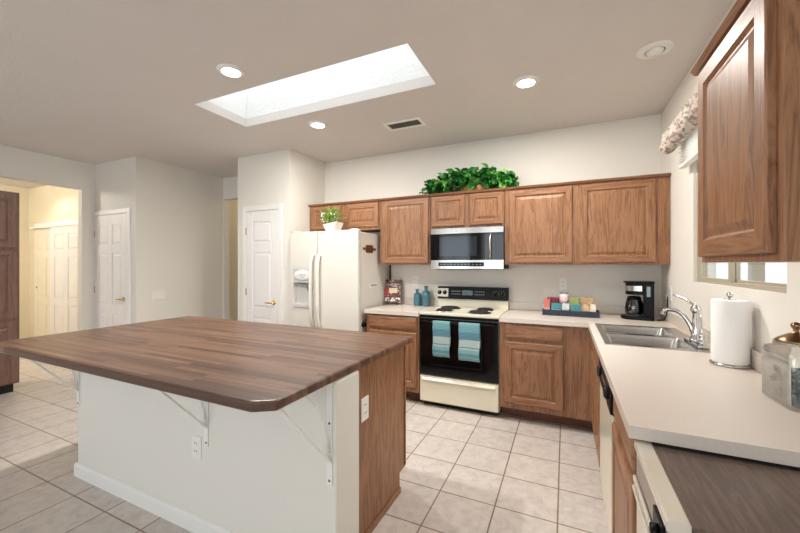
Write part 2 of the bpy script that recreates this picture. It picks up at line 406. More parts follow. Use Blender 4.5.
# wall behind the camera with two window openings
ys = [-5.9, -4.5, -2.3, -1.4, .2, 1.0]; zs = [0, .6, 2.3, ZC]
bb = MB().cells(ys, zs, lambda i, j: not (j == 1 and i in (1, 3)), 0, .1); b = MB()
b.v = [(p[0], -3.1-p[2], p[1]) for p in bb.v]; b.f = bb.f; b.m = bb.m; b.sm = bb.sm
struct('wall_rear', b, 'wall')
for k, (x0, x1) in enumerate(((-4.5, -2.3), (-1.4, .2))):
    wf = struct('window_%d' % (k+2), MB().box(x0, x0+.05, -3.17, -3.12, .6, 2.3).box(x1-.05, x1, -3.17, -3.12, .6, 2.3).box(x0+.05, x1-.05, -3.17, -3.12, .6, .65).box(x0+.05, x1-.05, -3.17, -3.12, 2.25, 2.3).box((x0+x1)/2-.02, (x0+x1)/2+.02, -3.17, -3.12, .65, 2.25), 'trim')
    box(x0+.05, x1-.05, -3.15, -3.145, .65, 2.25).build('pane', 'winglass', wf)

# baseboards
struct('baseboard_closet', MB().box(-5.8, -5.845, 2.638, 2.65, 0, .085).box(-4.965, -4.858, 2.638, 2.65, 0, .085).box(-4.87, -4.858, 2.65, 3.9, 0, .085), 'trim')
struct('baseboard_pantry', MB().box(-3.776, -3.70, 3.228, 3.24, 0, .085).box(-3.0, -2.918, 3.228, 3.24, 0, .085), 'trim')
struct('baseboard_left', MB().box(-5.8, -5.788, 2.505, 2.638, 0, .085), 'trim')
struct('baseboard_laundry', MB().box(-8.68, -8.40, 2.968, 2.98, 0, .085).box(-8.68, -8.668, -.9, 2.968, 0, .085), 'trim')

# doors of the setting
def casing(mb, x0, x1, y, zt, w=.062, t=.018):
    mb.box(x0-w, x0, y-t, y, 0, zt+w, .004); mb.box(x1, x1+w, y-t, y, 0, zt+w, .004); mb.box(x0, x1, y-t, y, zt, zt+w, .004)
    return mb
def panel_door(x0, x1, y, z0, z1, cols=2, mb=None):
    """moulded six-panel door leaf facing -Y"""
    mb = mb or MB(); W = x1-x0; H = z1-z0; t = .008
    mb.box(x0, x1, y, y+.03, z0, z1)
    st = .15*W if cols == 2 else .2*W; mid = .12*W
    rows = [(.115, .36), (.42, .75), (.81, .935)]      # panel rows as shares of the height
    zr = [0, .115, .36, .42, .75, .81, .935, 1]
    xs = [x0, x0+st, (x0+x1)/2-mid/2, (x0+x1)/2+mid/2, x1-st, x1] if cols == 2 else [x0, x0+st, x1-st, x1]
    for i in range(0, len(xs)-1, 2): mb.box(xs[i], xs[i+1], y-t, y, z0, z1, .003, seg=1)
    for i in range(1, len(xs)-1, 2):
        for (a, b) in ((0, .115), (.36, .42), (.75, .81), (.935, 1)): mb.box(xs[i], xs[i+1], y-t, y, z0+a*H, z0+b*H, .003, seg=1)
        for a, b in rows: mb.rings(FY(y), xs[i]+.004, xs[i+1]-.004, z0+a*H+.004, z0+b*H-.004, [(0, 0), (.012, .0008), (.03, .007)])
    return mb
def lever(root, x, y, z, s=-1):
    mb = MB().lathe([(.026, 0), (.026, -.006), (.012, -.012), (.011, -.04)], (x, y, z), 18, axis='y')
    mb.tube([(x, y-.04, z), (x+s*.03, y-.045, z), (x+s*.07, y-.043, z-.002), (x+s*.105, y-.04, z-.004)], [.011, .009, .008, .007], 10)
    h = mb.build('door_handle', 'brass', root); h['label'] = 'brass lever handle'
def hinges(root, x, y, zz):
    for z in zz:
        MB().lathe([(.0, 0), (.006, .001), (.006, .088), (0, .09)], (x, y-.012, z-.045), 10).box(x-.016, x+.016, y-.009, y-.006, z-.045, z+.045).build('hinge', 'brass', root)
d = struct('door_1', panel_door(-3.607, -3.095, 3.232, .01, 2.04, 1), 'doorwhite')
casing(MB(), -3.612, -3.09, 3.24, 2.045).build('casing', 'trim', d); lever(d, -3.15, 3.224, .93); hinges(d, -3.612, 3.236, (.3, 1.05, 1.80))
d = struct('door_2', panel_door(-5.775, -5.043, 2.642, .01, 2.04, 2), 'doorwhite')
casing(MB(), -5.78, -5.038, 2.65, 2.045, .06).build('casing', 'trim', d); lever(d, -5.10, 2.634, .945); hinges(d, -5.78, 2.646, (.3, 1.05, 1.80))
d = struct('door_3', panel_door(-8.30, -7.60, 2.93, .02, 2.0, 2), 'cream')
casing(MB(), -8.32, -6.62, 2.98, 2.03, .07, .03).build('casing', 'trim', d)
panel_door(-7.66, -6.62, 2.885, .02, 2.0, 2).build('sliding_leaf', 'doorwhite', d)
MB().lathe([(.02, 0), (.02, -.004), (.012, -.006)], (-8.23, 2.923, 1.0), 16, axis='y').build('finger_pull', 'bronze', d)
box(-8.32, -6.62, 2.86, 2.98, 2.0, 2.03).build('track', 'trim', d)

# kitchen window in the right wall: a two-sash slider
wf = struct('window_1', MB().box(.806, .852, WY0, WY0+.03, WZ0, WZ1).box(.806, .852, WY1-.03, WY1, WZ0, WZ1).box(.806, .852, WY0+.03, WY1-.03, WZ0, WZ0+.02).box(.806, .852, WY0+.03, WY1-.03, WZ1-.03, WZ1), 'bronzeframe')
ym = 2.50
def sash(x, y0, y1, name='sash'):
    s_ = MB().box(x, x+.018, y0, y0+.035, WZ0+.02, WZ1-.03).box(x, x+.018, y1-.035, y1, WZ0+.02, WZ1-.03).box(x, x+.018, y0+.035, y1-.035, WZ0+.02, WZ0+.034).box(x, x+.018, y0+.035, y1-.035, WZ1-.06, WZ1-.03).build(name, 'bronzeframe', wf)
    box(x+.009, x+.012, y0+.035, y1-.035, WZ0+.034, WZ1-.06).build('pane', 'winglass', s_)
sash(.808, ym-.02, WY1-.03); sash(.831, WY0+.03, ym+.02)
# the patio outside
struct('ground_outside', box(.99, 9, -4, 9, -.08, -.01), 'patio')
struct('wall_outside', box(3.4, 3.5, -2, 8, 0, 2.3), 'stucco')
tag(box(2.05, 2.17, 5.69, 5.81, -.01, 2.6, .005).build('patio_post', 'bronzeframe'), 'tan patio post standing outside the kitchen window', 'post')

# ------------------------------------------------------------------ ceiling fixtures
def downlight(x, y, label, power=23):
    t = thing('recessed_light', label, 'ceiling light', (x, y, ZC), 'lit recessed ceiling lights')
    MB().lathe([(.062, -.012), (.078, -.012), (.094, -.002), (.094, 0), (.062, 0), (.062, -.012)], (x, y, ZC), 32).build('trim_ring', 'trim', t)
    MB().lathe([(.0, -.008), (.061, -.008), (.061, -.002)], (x, y, ZC), 32).build('lens', LENS, t)
    l = bpy.data.lights.new('recessed_lamp', 'AREA'); l.shape = 'DISK'; l.size = .11; l.energy = power; l.color = (1, .965, .91)
    o = bpy.data.objects.new('recessed_lamp', l); COL.objects.link(o); o.location = (0, 0, -.02); o.parent = t
LENS = glow('warm_lamp_lens', (1, .95, .87, 1), 16)
downlight(-2.127, 1.769, 'lit recessed ceiling light on the window-free side, beside the skylight short end', 32)
downlight(-2.172, 2.797, 'lit recessed ceiling light between the skylight and the pantry door', 13)
downlight(-.263, 2.798, 'lit recessed ceiling light above the sink corner, beyond the vent')
t = thing('recessed_light', 'unlit white eyeball recessed light near the window valance', 'ceiling light', (.517, 2.725, ZC))
MB().lathe([(.055, -.010), (.088, -.010), (.102, -.002), (.102, 0), (.055, 0), (.055, -.010)], (.517, 2.725, ZC), 32).build('trim_ring', 'trim', t)
MB().lathe([(.0, -.030), (.03, -.028), (.049, -.012), (.049, -.001)], (.517, 2.725, ZC), 28).build('eyeball', 'trim', t)
MB().lathe([(.0, -.0005), (.054, -.0005), (.054, 0)], (.517, 2.725, ZC), 28).build('recess', 'blackmatt', t)
# a downlight over the laundry passage beyond the opening
l = bpy.data.lights.new('laundry_lamp', 'SPOT'); l.energy = 12; l.color = (1, .92, .8); l.spot_size = 2.4; l.spot_blend = .5; l.shadow_soft_size = .06
o = bpy.data.objects.new('laundry_lamp', l); COL.objects.link(o); o.location = (-7.4, 2.55, ZC-.04)
l = bpy.data.lights.new('passage_lamp', 'POINT'); l.energy = 75; l.color = (1, .95, .87); l.shadow_soft_size = .15
o = bpy.data.objects.new('passage_lamp', l); COL.objects.link(o); o.location = (-7.3, .9, ZC-.15)
l = bpy.data.lights.new('hall_lamp', 'POINT'); l.energy = 5; l.color = (1, .86, .66); l.shadow_soft_size = .15
o = bpy.data.objects.new('hall_lamp', l); COL.objects.link(o); o.location = (-4.3, 4.7, ZC-.15)
# air vent
t = thing('ceiling_vent', 'white rectangular ceiling air vent with dark louvres', 'vent', (-1.40, 3.137, ZC))
MB().box(-1.60, -1.21, 3.045, 3.075, ZC-.010, ZC, .002).box(-1.60, -1.21, 3.20, 3.23, ZC-.010, ZC, .002).box(-1.60, -1.565, 3.075, 3.20, ZC-.010, ZC, .002).box(-1.245, -1.21, 3.075, 3.20, ZC-.010, ZC, .002).build('frame', 'trim', t)
box(-1.565, -1.245, 3.075, 3.20, ZC-.002, ZC-.001).build('backing', 'blackmatt', t)
mb = MB()
for k in range(12):
    x = -1.555+k*.027; mb.add([(x, 3.077, ZC-.008), (x, 3.198, ZC-.008), (x+.012, 3.198, ZC-.003), (x+.012, 3.077, ZC-.003)], [(0, 1, 2, 3), (3, 2, 1, 0)])
mb.build('louvres', plain('dark_louvre', srgb(92, 88, 78), .5), t)

# ------------------------------------------------------------------ cabinets
ZT = .876
def base_cab(label, x0, x1, doors, drawers, yf=3.268, yb=3.897, toe=3.40):
    t = thing('base_cabinet', label, 'cabinet', ((x0+x1)/2, (yf+yb)/2, 0))
    box(x0, x1, yf, yb, .115, ZT, .001).build('body', 'oak', t)
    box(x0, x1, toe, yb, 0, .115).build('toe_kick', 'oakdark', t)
    for a, b in drawers: slab(FY(yf-.0005), a, b, .735, .858).build('drawer_front', 'oakx', t)
    for a, b in doors: raised(FY(yf-.0005), a, b, .165, .705).build('door', ['oak', 'oakx'], t)
    return t
base_cab('oak base cabinet between the fridge and the stove', -1.90, -1.306, [(-1.865, -1.33)], [(-1.865, -1.33)])
base_cab('oak base cabinet between the stove and the sink corner', -.530, .205, [(-.485, -.012)], [(-.485, -.012)])
XF = .205
def run_cab(name, label, y0, y1, xb=XR-.003):
    t = thing(name, label, 'cabinet', ((XF+xb)/2, (y0+y1)/2, 0))
    return t
t = run_cab('sink_cabinet', 'oak sink cabinet with two doors under the double sink', 2.415, 3.262)
# body walls only, the sink bowls hang inside
MB().box(XF, XF+.02, 2.415, 3.262, .115, ZT).box(XF+.02, XR-.003, 2.415, 2.43, .115, ZT).box(XF+.02, XR-.003, 3.25, 3.262, .115, ZT).box(XF+.02, XR-.003, 2.43, 3.25, .115, .135).build('body', 'oak', t)
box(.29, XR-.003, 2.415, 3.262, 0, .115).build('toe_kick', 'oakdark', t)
for a, b in ((2.44, 2.82), (2.835, 3.215)):
    raised(FX(XF-.0005), a, b, .165, .705, .018).build('door', ['oak', 'oaky'], t); slab(FX(XF-.0005), a, b, .735, .858, .018).build('false_drawer_front', 'oaky', t)
t = run_cab('end_cabinet', 'oak base cabinet with drawer between the dishwasher and the compactor', 1.243, 1.80)
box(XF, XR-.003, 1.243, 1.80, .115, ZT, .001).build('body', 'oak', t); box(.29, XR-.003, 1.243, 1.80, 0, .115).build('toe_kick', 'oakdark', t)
slab(FX(XF-.0005), 1.29, 1.775, .735, .858, .018).build('drawer_front', 'oaky', t); raised(FX(XF-.0005), 1.27, 1.775, .165, .705, .022).build('door', ['oak', 'oaky'], t)

ZU0, ZU1, YU = 1.385, 2.132, 3.586
def upper(label, x0, x1, z0, doors, dz=None, group=None):
    t = thing('wall_cabinet', label, 'cabinet', ((x0+x1)/2, (YU+YB)/2, z0))
    box(x0, x1, YU, YB-.002, z0, ZU1-.02, .001).build('body', 'oak', t)
    MB().prism([(YU-.022, ZU1-.018), (YU-.034, ZU1), (YB-.002, ZU1), (YB-.002, ZU1-.02), (YU, ZU1-.02)], x0, x1, 'x').build('top_moulding', 'oakx', t)
    lo, hi = dz or (ZU0+.018, 2.098)
    for a, b in doors: raised(FY(YU-.0005), a, b, lo, hi, .02, .058 if b-a > .4 else .05).build('door', ['oak', 'oakx'], t)
    return t
upper('low oak wall cabinet above the white refrigerator', -2.914, -1.912, 1.79, [(-2.875, -2.435), (-2.365, -1.925)], (1.822, 2.098))
upper('oak wall cabinet with one door between fridge and microwave', -1.908, -1.305, ZU0, [(-1.866, -1.322)])
upper('low oak wall cabinet directly above the microwave', -1.301, -.538, 1.757, [(-1.285, -.93), (-.88, -.55)], (1.785, 2.098))
upper('wide oak wall cabinet with two large doors above the tray and coffee maker', -.534, XR-.004, ZU0, [(-.493, .061), (.122, .683)])
# near wall cabinet on the right wall
t = thing('wall_cabinet', 'single oak wall cabinet on the window wall above the paper towels', 'cabinet', (.63, 1.445, 1.39))
box(.477, XR-.002, 1.163, 1.73, 1.39, 2.112, .001).build('body', 'oak', t)
MB().prism([(.455, 2.114), (.443, 2.132), (XR-.002, 2.132), (XR-.002, 2.112), (.477, 2.112)], 1.163, 1.735, 'y').build('top_moulding', 'oaky', t)
raised(FX(.4765), 1.195, 1.70, 1.412, 2.10, .021, .062).build('door', ['oak', 'oaky'], t)
for z in (1.50, 2.02): MB().lathe([(0, 0), (.003, .001), (.003, .04), (0, .041)], (.4785, 1.19, z), 10).build('hinge', 'bronze', t)
# tall brown cabinet in the passage
t = thing('tall_cabinet', 'tall dark brown cabinet with three stacked doors beside the passage opening', 'cabinet', (-5.72, 1.2, 0))
box(-6.02, -5.42, .62, 1.785, .095, 2.17, .002).build('body', 'brown', t); box(-5.98, -5.46, .62, 1.75, 0, .095).build('toe_kick', 'blackmatt', t)
for v0, v1 in ((.11, .775), (.80, 1.54), (1.565, 2.15)):
    for a, b in ((.64, 1.185), (1.20, 1.765)): raised(FXp(-5.42), a, b, v0, v1, .02, .06).build('door', ['brown', 'brown'], t)

# ------------------------------------------------------------------ worktops
t = thing('worktop', 'short beige laminate worktop holding the teal bottles', 'worktop', (-1.64, 3.57, ZT))
MB().cells([-1.915, -1.303], [3.238, YB-.001], lambda i, j: True, ZT+.001, .914, .012).build('slab', 'lam', t)
box(-1.915, -1.303, YB-.02, YB-.001, .914, .998, .003).build('backsplash', 'lam', t)
t = thing('worktop', 'large corner beige laminate worktop around the sink', 'worktop', (.2, 3.0, ZT))
SX0, SX1, SY0, SY1 = .215, .735, 2.405, 3.215
MB().cells([-.532, .169, SX0+.012, SX1-.012, XR-.001], [1.222, SY0+.012, 3.0, SY1-.012, 3.238, YB-.001],
           lambda i, j: (i == 0 and j == 4) or (i >= 1 and not (i == 2 and j in (1, 2))), ZT+.001, .914, .012).build('slab', 'lam', t)
MB().box(-.532, XR-.02, YB-.02, YB-.001, .914, .998, .003).box(XR-.02, XR-.001, 1.222, YB-.02, .914, .998, .003).build('backsplash', 'lam', t)

# ------------------------------------------------------------------ sink and faucet
t = thing('sink', 'stainless steel double bowl sink set into the worktop', 'sink', ((SX0+SX1)/2, (SY0+SY1)/2, .914))
bx = [SX0, SX0+.035, SX1-.085, SX1]; by = [SY0, SY0+.035, SY0+.385, SY0+.425, SY1-.035, SY1]
MB().cells(bx, by, lambda i, j: not (i == 1 and j in (1, 3)), .914, .919, .002).build('rim', 'steel', t)
def bowl(x0, x1, y0, y1, z0, z1):
    mb = MB(); n = 6; r = .05; loops = []
    def rr(ins, rad):
        p = []
        for (cx, cy, a0) in ((x1-ins-rad, y1-ins-rad, 0), (x0+ins+rad, y1-ins-rad, PI/2), (x0+ins+rad, y0+ins+rad, PI), (x1-ins-rad, y0+ins+rad, 1.5*PI)):
            for k in range(n): a = a0+PI/2*k/(n-1); p.append((cx+rad*math.cos(a), cy+rad*math.sin(a)))
        return p
    for ins, rad, z in ((0, .012, z1), (.002, .03, z1-.02), (.012, .05, z0+.04), (.02, .05, z0+.015), (.045, .05, z0)): loops.append([(a, b, z) for a, b in rr(ins, rad)])
    L = len(loops[0]); vs = [p for l_ in loops for p in l_]
    fs = [(j*L+k, (j+1)*L+k, (j+1)*L+(k+1) % L, j*L+(k+1) % L) for j in range(len(loops)-1) for k in range(L)]
    fs.append(tuple((len(loops)-1)*L+k for k in range(L)))
    mb.add(vs, fs, 0, True); return mb
for a, b in ((by[1], by[2]), (by[3], by[4])):
    o = bowl(bx[1], bx[2], a, b, .914-.17, .9165).build('bowl', 'steel', t)
    cx, cy = (bx[1]+bx[2])/2, (a+b)/2
    MB().lathe([(.045, .002), (.040, .004), (.028, .001), (0, .001)], (cx, cy, .914-.17), 20).build('drain', 'chrome', o)
def bez(a, b, c, d, n=18):
    a, b, c, d = map(Vector, (a, b, c, d)); return [a*(1-s)**3+b*3*s*(1-s)**2+c*3*s*s*(1-s)+d*s**3 for s in [k/n for k in range(n+1)]]
FXc, FYc = .69, 2.60
t = thing('faucet', 'chrome kitchen faucet with arched spout and sprayer behind the sink', 'faucet', (FXc, FYc, .919))
MB().prism([(FXc-.026, FYc-.13), (FXc+.026, FYc-.13), (FXc+.03, FYc), (FXc+.026, FYc+.13), (FXc-.026, FYc+.13), (FXc-.03, FYc)], .919, .935, 'z', .005).build('deck_plate', 'chrome', t)
MB().lathe([(.032, 0), (.032, .012), (.024, .03), (.019, .07), (.017, .165), (.022, .175), (0, .178)], (FXc, FYc, .934), 20).build('body', 'chrome', t)
MB().tube(bez((FXc-.005, FYc+.005, .965), (FXc-.03, FYc+.02, 1.08), (FXc-.07, FYc+.05, 1.125), (FXc-.125, FYc+.075, 1.105)), .0125, 12).tube(bez((FXc-.125, FYc+.075, 1.105), (FXc-.136, FYc+.08, 1.10), (FXc-.142, FYc+.084, 1.09), (FXc-.143, FYc+.085, 1.07), 6), .0135, 12).build('spout', 'chrome', t)
MB().sphere((FXc, FYc, 1.122), .026, sz=1.15).tube(bez((FXc, FYc, 1.14), (FXc-.02, FYc+.02, 1.17), (FXc-.05, FYc+.06, 1.19), (FXc-.085, FYc+.10, 1.197)), [.009]*10+[.0065]*9, 10).build('lever', 'chrome', t)
MB().lathe([(.02, 0), (.02, .02), (.013, .03), (.013, .05), (.017, .06), (.0, .07)], (FXc, FYc-.10, .934), 16).build('sprayer_base', 'chrome', t)
MB().tube(bez((FXc, FYc-.10, .99), (FXc+.005, FYc-.095, 1.08), (FXc, FYc-.05, 1.15), (FXc-.002, FYc-.012, 1.145)), .0055, 10).build('sprayer_hose', 'chrome', t)

# ------------------------------------------------------------------ kitchen island
IY, IX0, IX1 = 1.23, -2.907, -.86
t = thing('kitchen_island', 'white and oak kitchen island base under the wooden worktop', 'island', (-1.9, 1.6, 0))
box(IX0, IX1, IY, 1.415, 0, .896, .012, seg=3).build('half_wall', 'wall', t)
mb = MB().prism([(IY-.013, 0), (IY-.013, .07), (IY-.006, .082), (IY-.0005, .085), (IY-.0005, 0)], IX0-.013, IX1+.013, 'x')
mb.prism([(IX1+.013, 0), (IX1+.013, .07), (IX1+.006, .082), (IX1+.0005, .085), (IX1+.0005, 0)], IY, 1.415, 'y')
mb.prism([(IX0-.013, 0), (IX0-.013, .07), (IX0-.006, .082), (IX0-.0005, .085), (IX0-.0005, 0)], IY, 1.415, 'y').build('baseboard', 'trim', t)
mb = MB(); mb.prism([(1.416, 0), (1.965, 0), (1.965, .117), (2.044, .117), (2.044, .896), (1.416, .896)], -.933, -.913, 'x').build('end_panel', 'oak', t)
MB().box(-.913, -.903, 1.416, 1.965, 0, .035, .003).box(-.913, -.905, 1.425, 1.44, .035, .896, .002).box(-.913, -.905, 2.03, 2.044, .13, .896, .002).build('panel_trim', 'oaky', t)
box(IX0+.02, -.934, 1.416, 2.024, .117, .895).build('cabinet_body', 'oak', t)
box(IX0+.03, -.934, 1.416, 1.95, 0, .117).build('toe_kick', 'oakdark', t)
for k in range(4):
    a = IX0+.04+k*.485; raised(((0, 2.0245, 0), (1, 0, 0), (0, 0, 1), (0, 1, 0)), a, a+.465, .165, .86).build('door', ['oak', 'oakx'], t)
def outlet(fr, u, v, root, hw=.036, hh=.058, rocker=False):
    p = plate(fr, u-hw, u+hw, v-hh, v+hh).build('outlet', 'plate', root)
    o, U, V, W = [Vector(q) for q in fr]
    for dz in (-.02, .02):
        mb = MB().rings(fr, u-.017, u+.017, v+dz-.014, v+dz+.014, [(0, .0055), (0, .0065), (.002, .007)])
        mb.build('socket', 'plate', p)
        mb = MB()
        for du in (-.007, .007): mb.rings(fr, u+du-.0015, u+du+.0015, v+dz-.003, v+dz+.007, [(0, .0066), (0, .0073)])
        mb.build('slots', 'blackmatt', p)
    return p
outlet(FY(IY-.0005), -1.728, .44, t)
outlet(((-.9125, 0, 0), (0, 1, 0), (0, 0, 1), (1, 0, 0)), 1.545, .66, t)
for x in (-2.885, -1.652, -.893):
    mb = MB(); w_ = .014
    mb.box(x-w_, x+w_, IY-.006, IY-.0005, .46, .8965, .001)
    mb.box(x-w_, x+w_, .905, IY-.006, .890, .8965, .001)
    n = Vector((0, -.285, .318)).normalized(); q = Vector((0, n.z, -n.y))*.004
    a = Vector((0, IY-.008, .56)); c_ = Vector((0, .935, .889))
    mb.add([(x+s_*w_*.8, p.y+d_*q.y, p.z+d_*q.z) for p in (a, c_) for s_ in (-1, 1) for d_ in (-1, 1)], [(0, 1, 3, 2), (4, 6, 7, 5), (0, 4, 5, 1), (2, 3, 7, 6), (0, 2, 6, 4), (1, 5, 7, 3)])
    mb.tube(bez((x, IY-.01, .60), (x, IY-.03, .70), (x, IY-.05, .80), (x, IY-.16, .887)), .005, 8)
    br = mb.build('bracket', 'trim', t)
    for z in (.48, .72): MB().lathe([(.006, 0), (.004, -.003), (0, -.003)], (x, IY-.006, z), 10, axis='y').build('screw', 'grey', br)
# the wooden top with clipped corners
tx0, tx1, ty0, ty1 = -3.0, -.862, .848, 2.06; ch = .07; cy_ = .046
tag(MB().prism([(tx0+ch, ty0), (tx1-ch, ty0), (tx1, ty0+cy_), (tx1, ty1), (tx0, ty1), (tx0, ty0+cy_)], .897, .935, 'z', .009).build('island_worktop', 'butcher'), 'large brown butcher block worktop with clipped corners on the island', 'worktop')

# ------------------------------------------------------------------ refrigerator
t = thing('refrigerator', 'white side by side refrigerator with ice and water dispenser', 'refrigerator', (-2.41, 3.54, 0))
fx0, fx1, fs, fd = -2.872, -1.962, -2.49, 3.19
box(fx0, fx1, fd+.068, 3.885, .02, 1.735, .006).build('cabinet', 'fridge', t)
box(fx0+.02, fx1-.02, fd+.05, fd+.10, .0, .10).build('kick_grille', 'grey', t)
dl = MB(); dz0, dz1 = .895, 1.34; dx0, dx1 = -2.83, -2.555
dl.cells([fx0, dx0, dx1, fs-.003], [.11, dz0, dz1, 1.755], lambda i, j: not (i == 1 and j == 1), 0, .06, .008)
dl2 = MB(); dl2.v = [(p[0], fd+.06-p[2], p[1]) for p in dl.v]; dl2.f = [f[::-1] for f in dl.f]; dl2.m = dl.m; dl2.sm = dl.sm
ld = dl2.build('freezer_door', 'fridge', t)
rd = box(fs+.003, fx1, fd, fd+.06, .11, 1.755, .010, seg=3).build('fridge_door', 'fridge', t)
for x, p in ((fs-.045, ld), (fs+.045, rd)):
    MB().tube([(x, fd-.001, .70), (x, fd-.03, .735), (x, fd-.052, .80), (x, fd-.058, .95), (x, fd-.06, 1.12), (x, fd-.058, 1.30), (x, fd-.052, 1.42), (x, fd-.03, 1.475), (x, fd-.001, 1.505)], .021, 12).build('handle', 'fridge', p)
d = MB().box(dx0, dx1, fd+.05, fd+.06, dz0, dz1).box(dx0, dx1, fd+.001, fd+.05, dz1-.16, dz1, .004).box(dx0, dx1, fd-.012, fd+.05, dz0, dz0+.05, .012).build('dispenser', plain('dispenser_grey_white', srgb(204, 202, 196), .4), t)
MB().lathe([(.118, 0), (.118, -.010), (.108, -.014), (0, -.014)], ((dx0+dx1)/2, fd+.002, dz1-.075), 30, axis='y', sy=.5).build('control_oval', 'plate', d)
mb = MB()
for k in range(4): mb.box((dx0+dx1)/2-.045+k*.026, (dx0+dx1)/2-.03+k*.026, fd-.0135, fd-.0125, dz1-.075, dz1-.065)
mb.box((dx0+dx1)/2-.02, (dx0+dx1)/2+.03, fd-.0135, fd-.0125, dz1-.098, dz1-.092)
mb.build('control_marks', 'grey', d)
MB().prism([(-2.80, 1.17), (-2.575, 1.17), (-2.575, 1.09), (-2.64, 1.09), (-2.65, 1.15)], fd+.012, fd+.05, 'y', .003).build('ice_chute', 'grey', d)
for x in (fx0+.06, fx1-.07): MB().box(x-.04, x+.04, fd+.02, fd+.11, 1.735, 1.768, .008).build('hinge_cover', 'fridge', t)
# things stuck to the fridge side
mg = MB(); mg.box(-1.9615, -1.955, 3.345, 3.50, 1.515, 1.60, .002).box(-1.9615, -1.951, 3.285, 3.56, 1.544, 1.570, .002)
tag(mg.build('fridge_magnet', 'bronze'), 'brown ornamental magnet bar high on the refrigerator side', 'magnet')
k_ = thing('fridge_magnet', 'white magnet strip with grey marks on the refrigerator side', 'magnet', (-1.958, 3.505, 1.13))
box(-1.9615, -1.956, 3.41, 3.60, 1.13, 1.175, .002).build('strip', 'plate', k_)
mb = MB()
for q in range(5): mb.box(-1.956, -1.955, 3.45+q*.028, 3.468+q*.028, 1.142, 1.165)
mb.build('marks', 'grey', k_)
tag(MB().lathe([(.0, .0), (.028, .001), (.032, .010), (.02, .022), (.022, .034), (.0, .036)], (-1.9622, 3.285, .745), 16, axis='x').build('round_hook', 'black'), 'black round hook on the refrigerator side below the worktop', 'hook')
# flower pot on the fridge
px, py = -2.375, 3.33
t = thing('potted_plant', 'small white pot of yellow green flowers on top of the refrigerator', 'plant', (px, py, 1.7565))
MB().prism([(px-.06, py-.055), (px+.06, py-.055), (px+.06, py+.055), (px-.06, py+.055)], 1.757, 1.762).add([(px+sx*(.06+.028*k), py+sy*(.055+.02*k), 1.762+.085*k+(.012*(sx) if k else 0)) for k in (0, 1) for sx, sy in ((-1, -1), (1, -1), (1, 1), (-1, 1))], [(0, 1, 5, 4), (1, 2, 6, 5), (2, 3, 7, 6), (3, 0, 4, 7), (4, 5, 6, 7)]).build('pot', 'plate', t)
def leaf(mb, p, d, up, L, W, mat, fold=.25):
    d = d.normalized(); s_ = d.cross(up)
    if s_.length < 1e-3: s_ = Vector((1, 0, 0))
    s_.normalize(); n = s_.cross(d)
    def q(a, b, c): return p+d*(a*L)+s_*(b*W)+n*(c*W)
    vs = [q(0, 0, 0), q(.12, .42, fold*.8), q(.42, .5, fold), q(.75, .27, fold*.4), q(1, 0, -.25), q(.75, -.27, fold*.4), q(.42, -.5, fold), q(.12, -.42, fold*.8), q(.45, 0, 0)]
    mb.add(vs, [(0, 1, 2, 8), (8, 2, 3, 4), (8, 4, 5, 6), (0, 8, 6, 7)], mat)
mb = MB()
for k in range(210):
    a = random.uniform(0, 2*PI); e = random.uniform(.1, 1.5); d = Vector((math.cos(a)*math.cos(e), math.sin(a)*math.cos(e)*.8, math.sin(e)))
    p = Vector((px-.02, py, 1.85))+d*random.uniform(.02, .16)*Vector((1, 1, 1)).length/1.732
    p.x -= .03*random.random()
    leaf(mb, p, d+Vector((0, 0, .3)), Vector((random.random()-.5, random.random()-.5, 1)), random.uniform(.035, .07), random.uniform(.012, .024), random.choice((0, 0, 1, 2, 2)))
mb.build('foliage', ['leafd', 'leafc', 'leafa'], t)
mb = MB()
for k in range(16):
    a = random.uniform(0, 2*PI); mb.sphere((px+random.uniform(-.13, .07), py-.06+random.uniform(-.06, .05), random.uniform(1.86, 1.97)), .010, u=8, w=5, sz=.7)
mb.build('blossoms', 'flower', t)

# ------------------------------------------------------------------ ivy on top of the cabinets
t = thing('ivy_plant', 'bushy green trailing ivy in a basket on top of the wall cabinets', 'plant', (-.9, 3.72, ZU1))
MB().lathe([(.09, 0), (.12, .02), (.12, .07), (.115, .075), (0, .07)], (-.86, 3.75, ZU1+.001), 20, sx=1.3).build('basket', 'soil', t)
mb = MB()
def mound(x):
    u = (x+.90)/.48
    return max(0, .185*(1-abs(u)**2.6)) if abs(u) < 1 else .0
cnt = 0
while cnt < 520:
    x = random.uniform(-1.36, -.46); h = mound(x)+.035
    z = ZU1+.03+h*random.random()**.6*.9; y = 3.70+random.uniform(-.14, .14)*(1-.4*(z-ZU1)/.33)
    d = Vector((random.uniform(-1, 1), random.uniform(-1.2, .4), random.uniform(-.7, .6)))
    s_ = random.uniform(.06, .10)
    leaf(mb, Vector((x, y, z)), d, Vector((random.uniform(-.6, .6), random.uniform(-1, .2), 1)), s_, s_*.85, random.choice((0, 0, 0, 1, 1, 1, 2)))
    cnt += 1
for (x, z) in ((-1.40, .045), (-1.37, .02), (-1.35, .07), (-1.42, .025), (-1.33, .05), (-.47, .03), (-.44, .06), (-.50, .06), (-.46, .085), (-.52, .11), (-.42, .02), (-1.30, .10)):
    for q in range(2):
        d = Vector((random.uniform(-1, 1), -1, random.uniform(-.5, .4))); leaf(mb, Vector((x+random.uniform(-.02, .02), 3.60+random.uniform(0, .08), ZU1+z+.01)), d, Vector((0, -.3, 1)), .06, .05, random.choice((0, 1, 2)))
mb.build('foliage', ['leafa', 'leafb', 'leafc'], t)
mb = MB()
for k in range(14):
    x1 = random.uniform(-1.40, -.42)
    mb.tube(bez((-.87, 3.72, ZU1+.1), (-.87+(x1+.87)*.3, 3.68, ZU1+.30), (-.87+(x1+.87)*.7, 3.64, ZU1+.25), (x1, 3.63, ZU1+.03), 10), .003, 5)
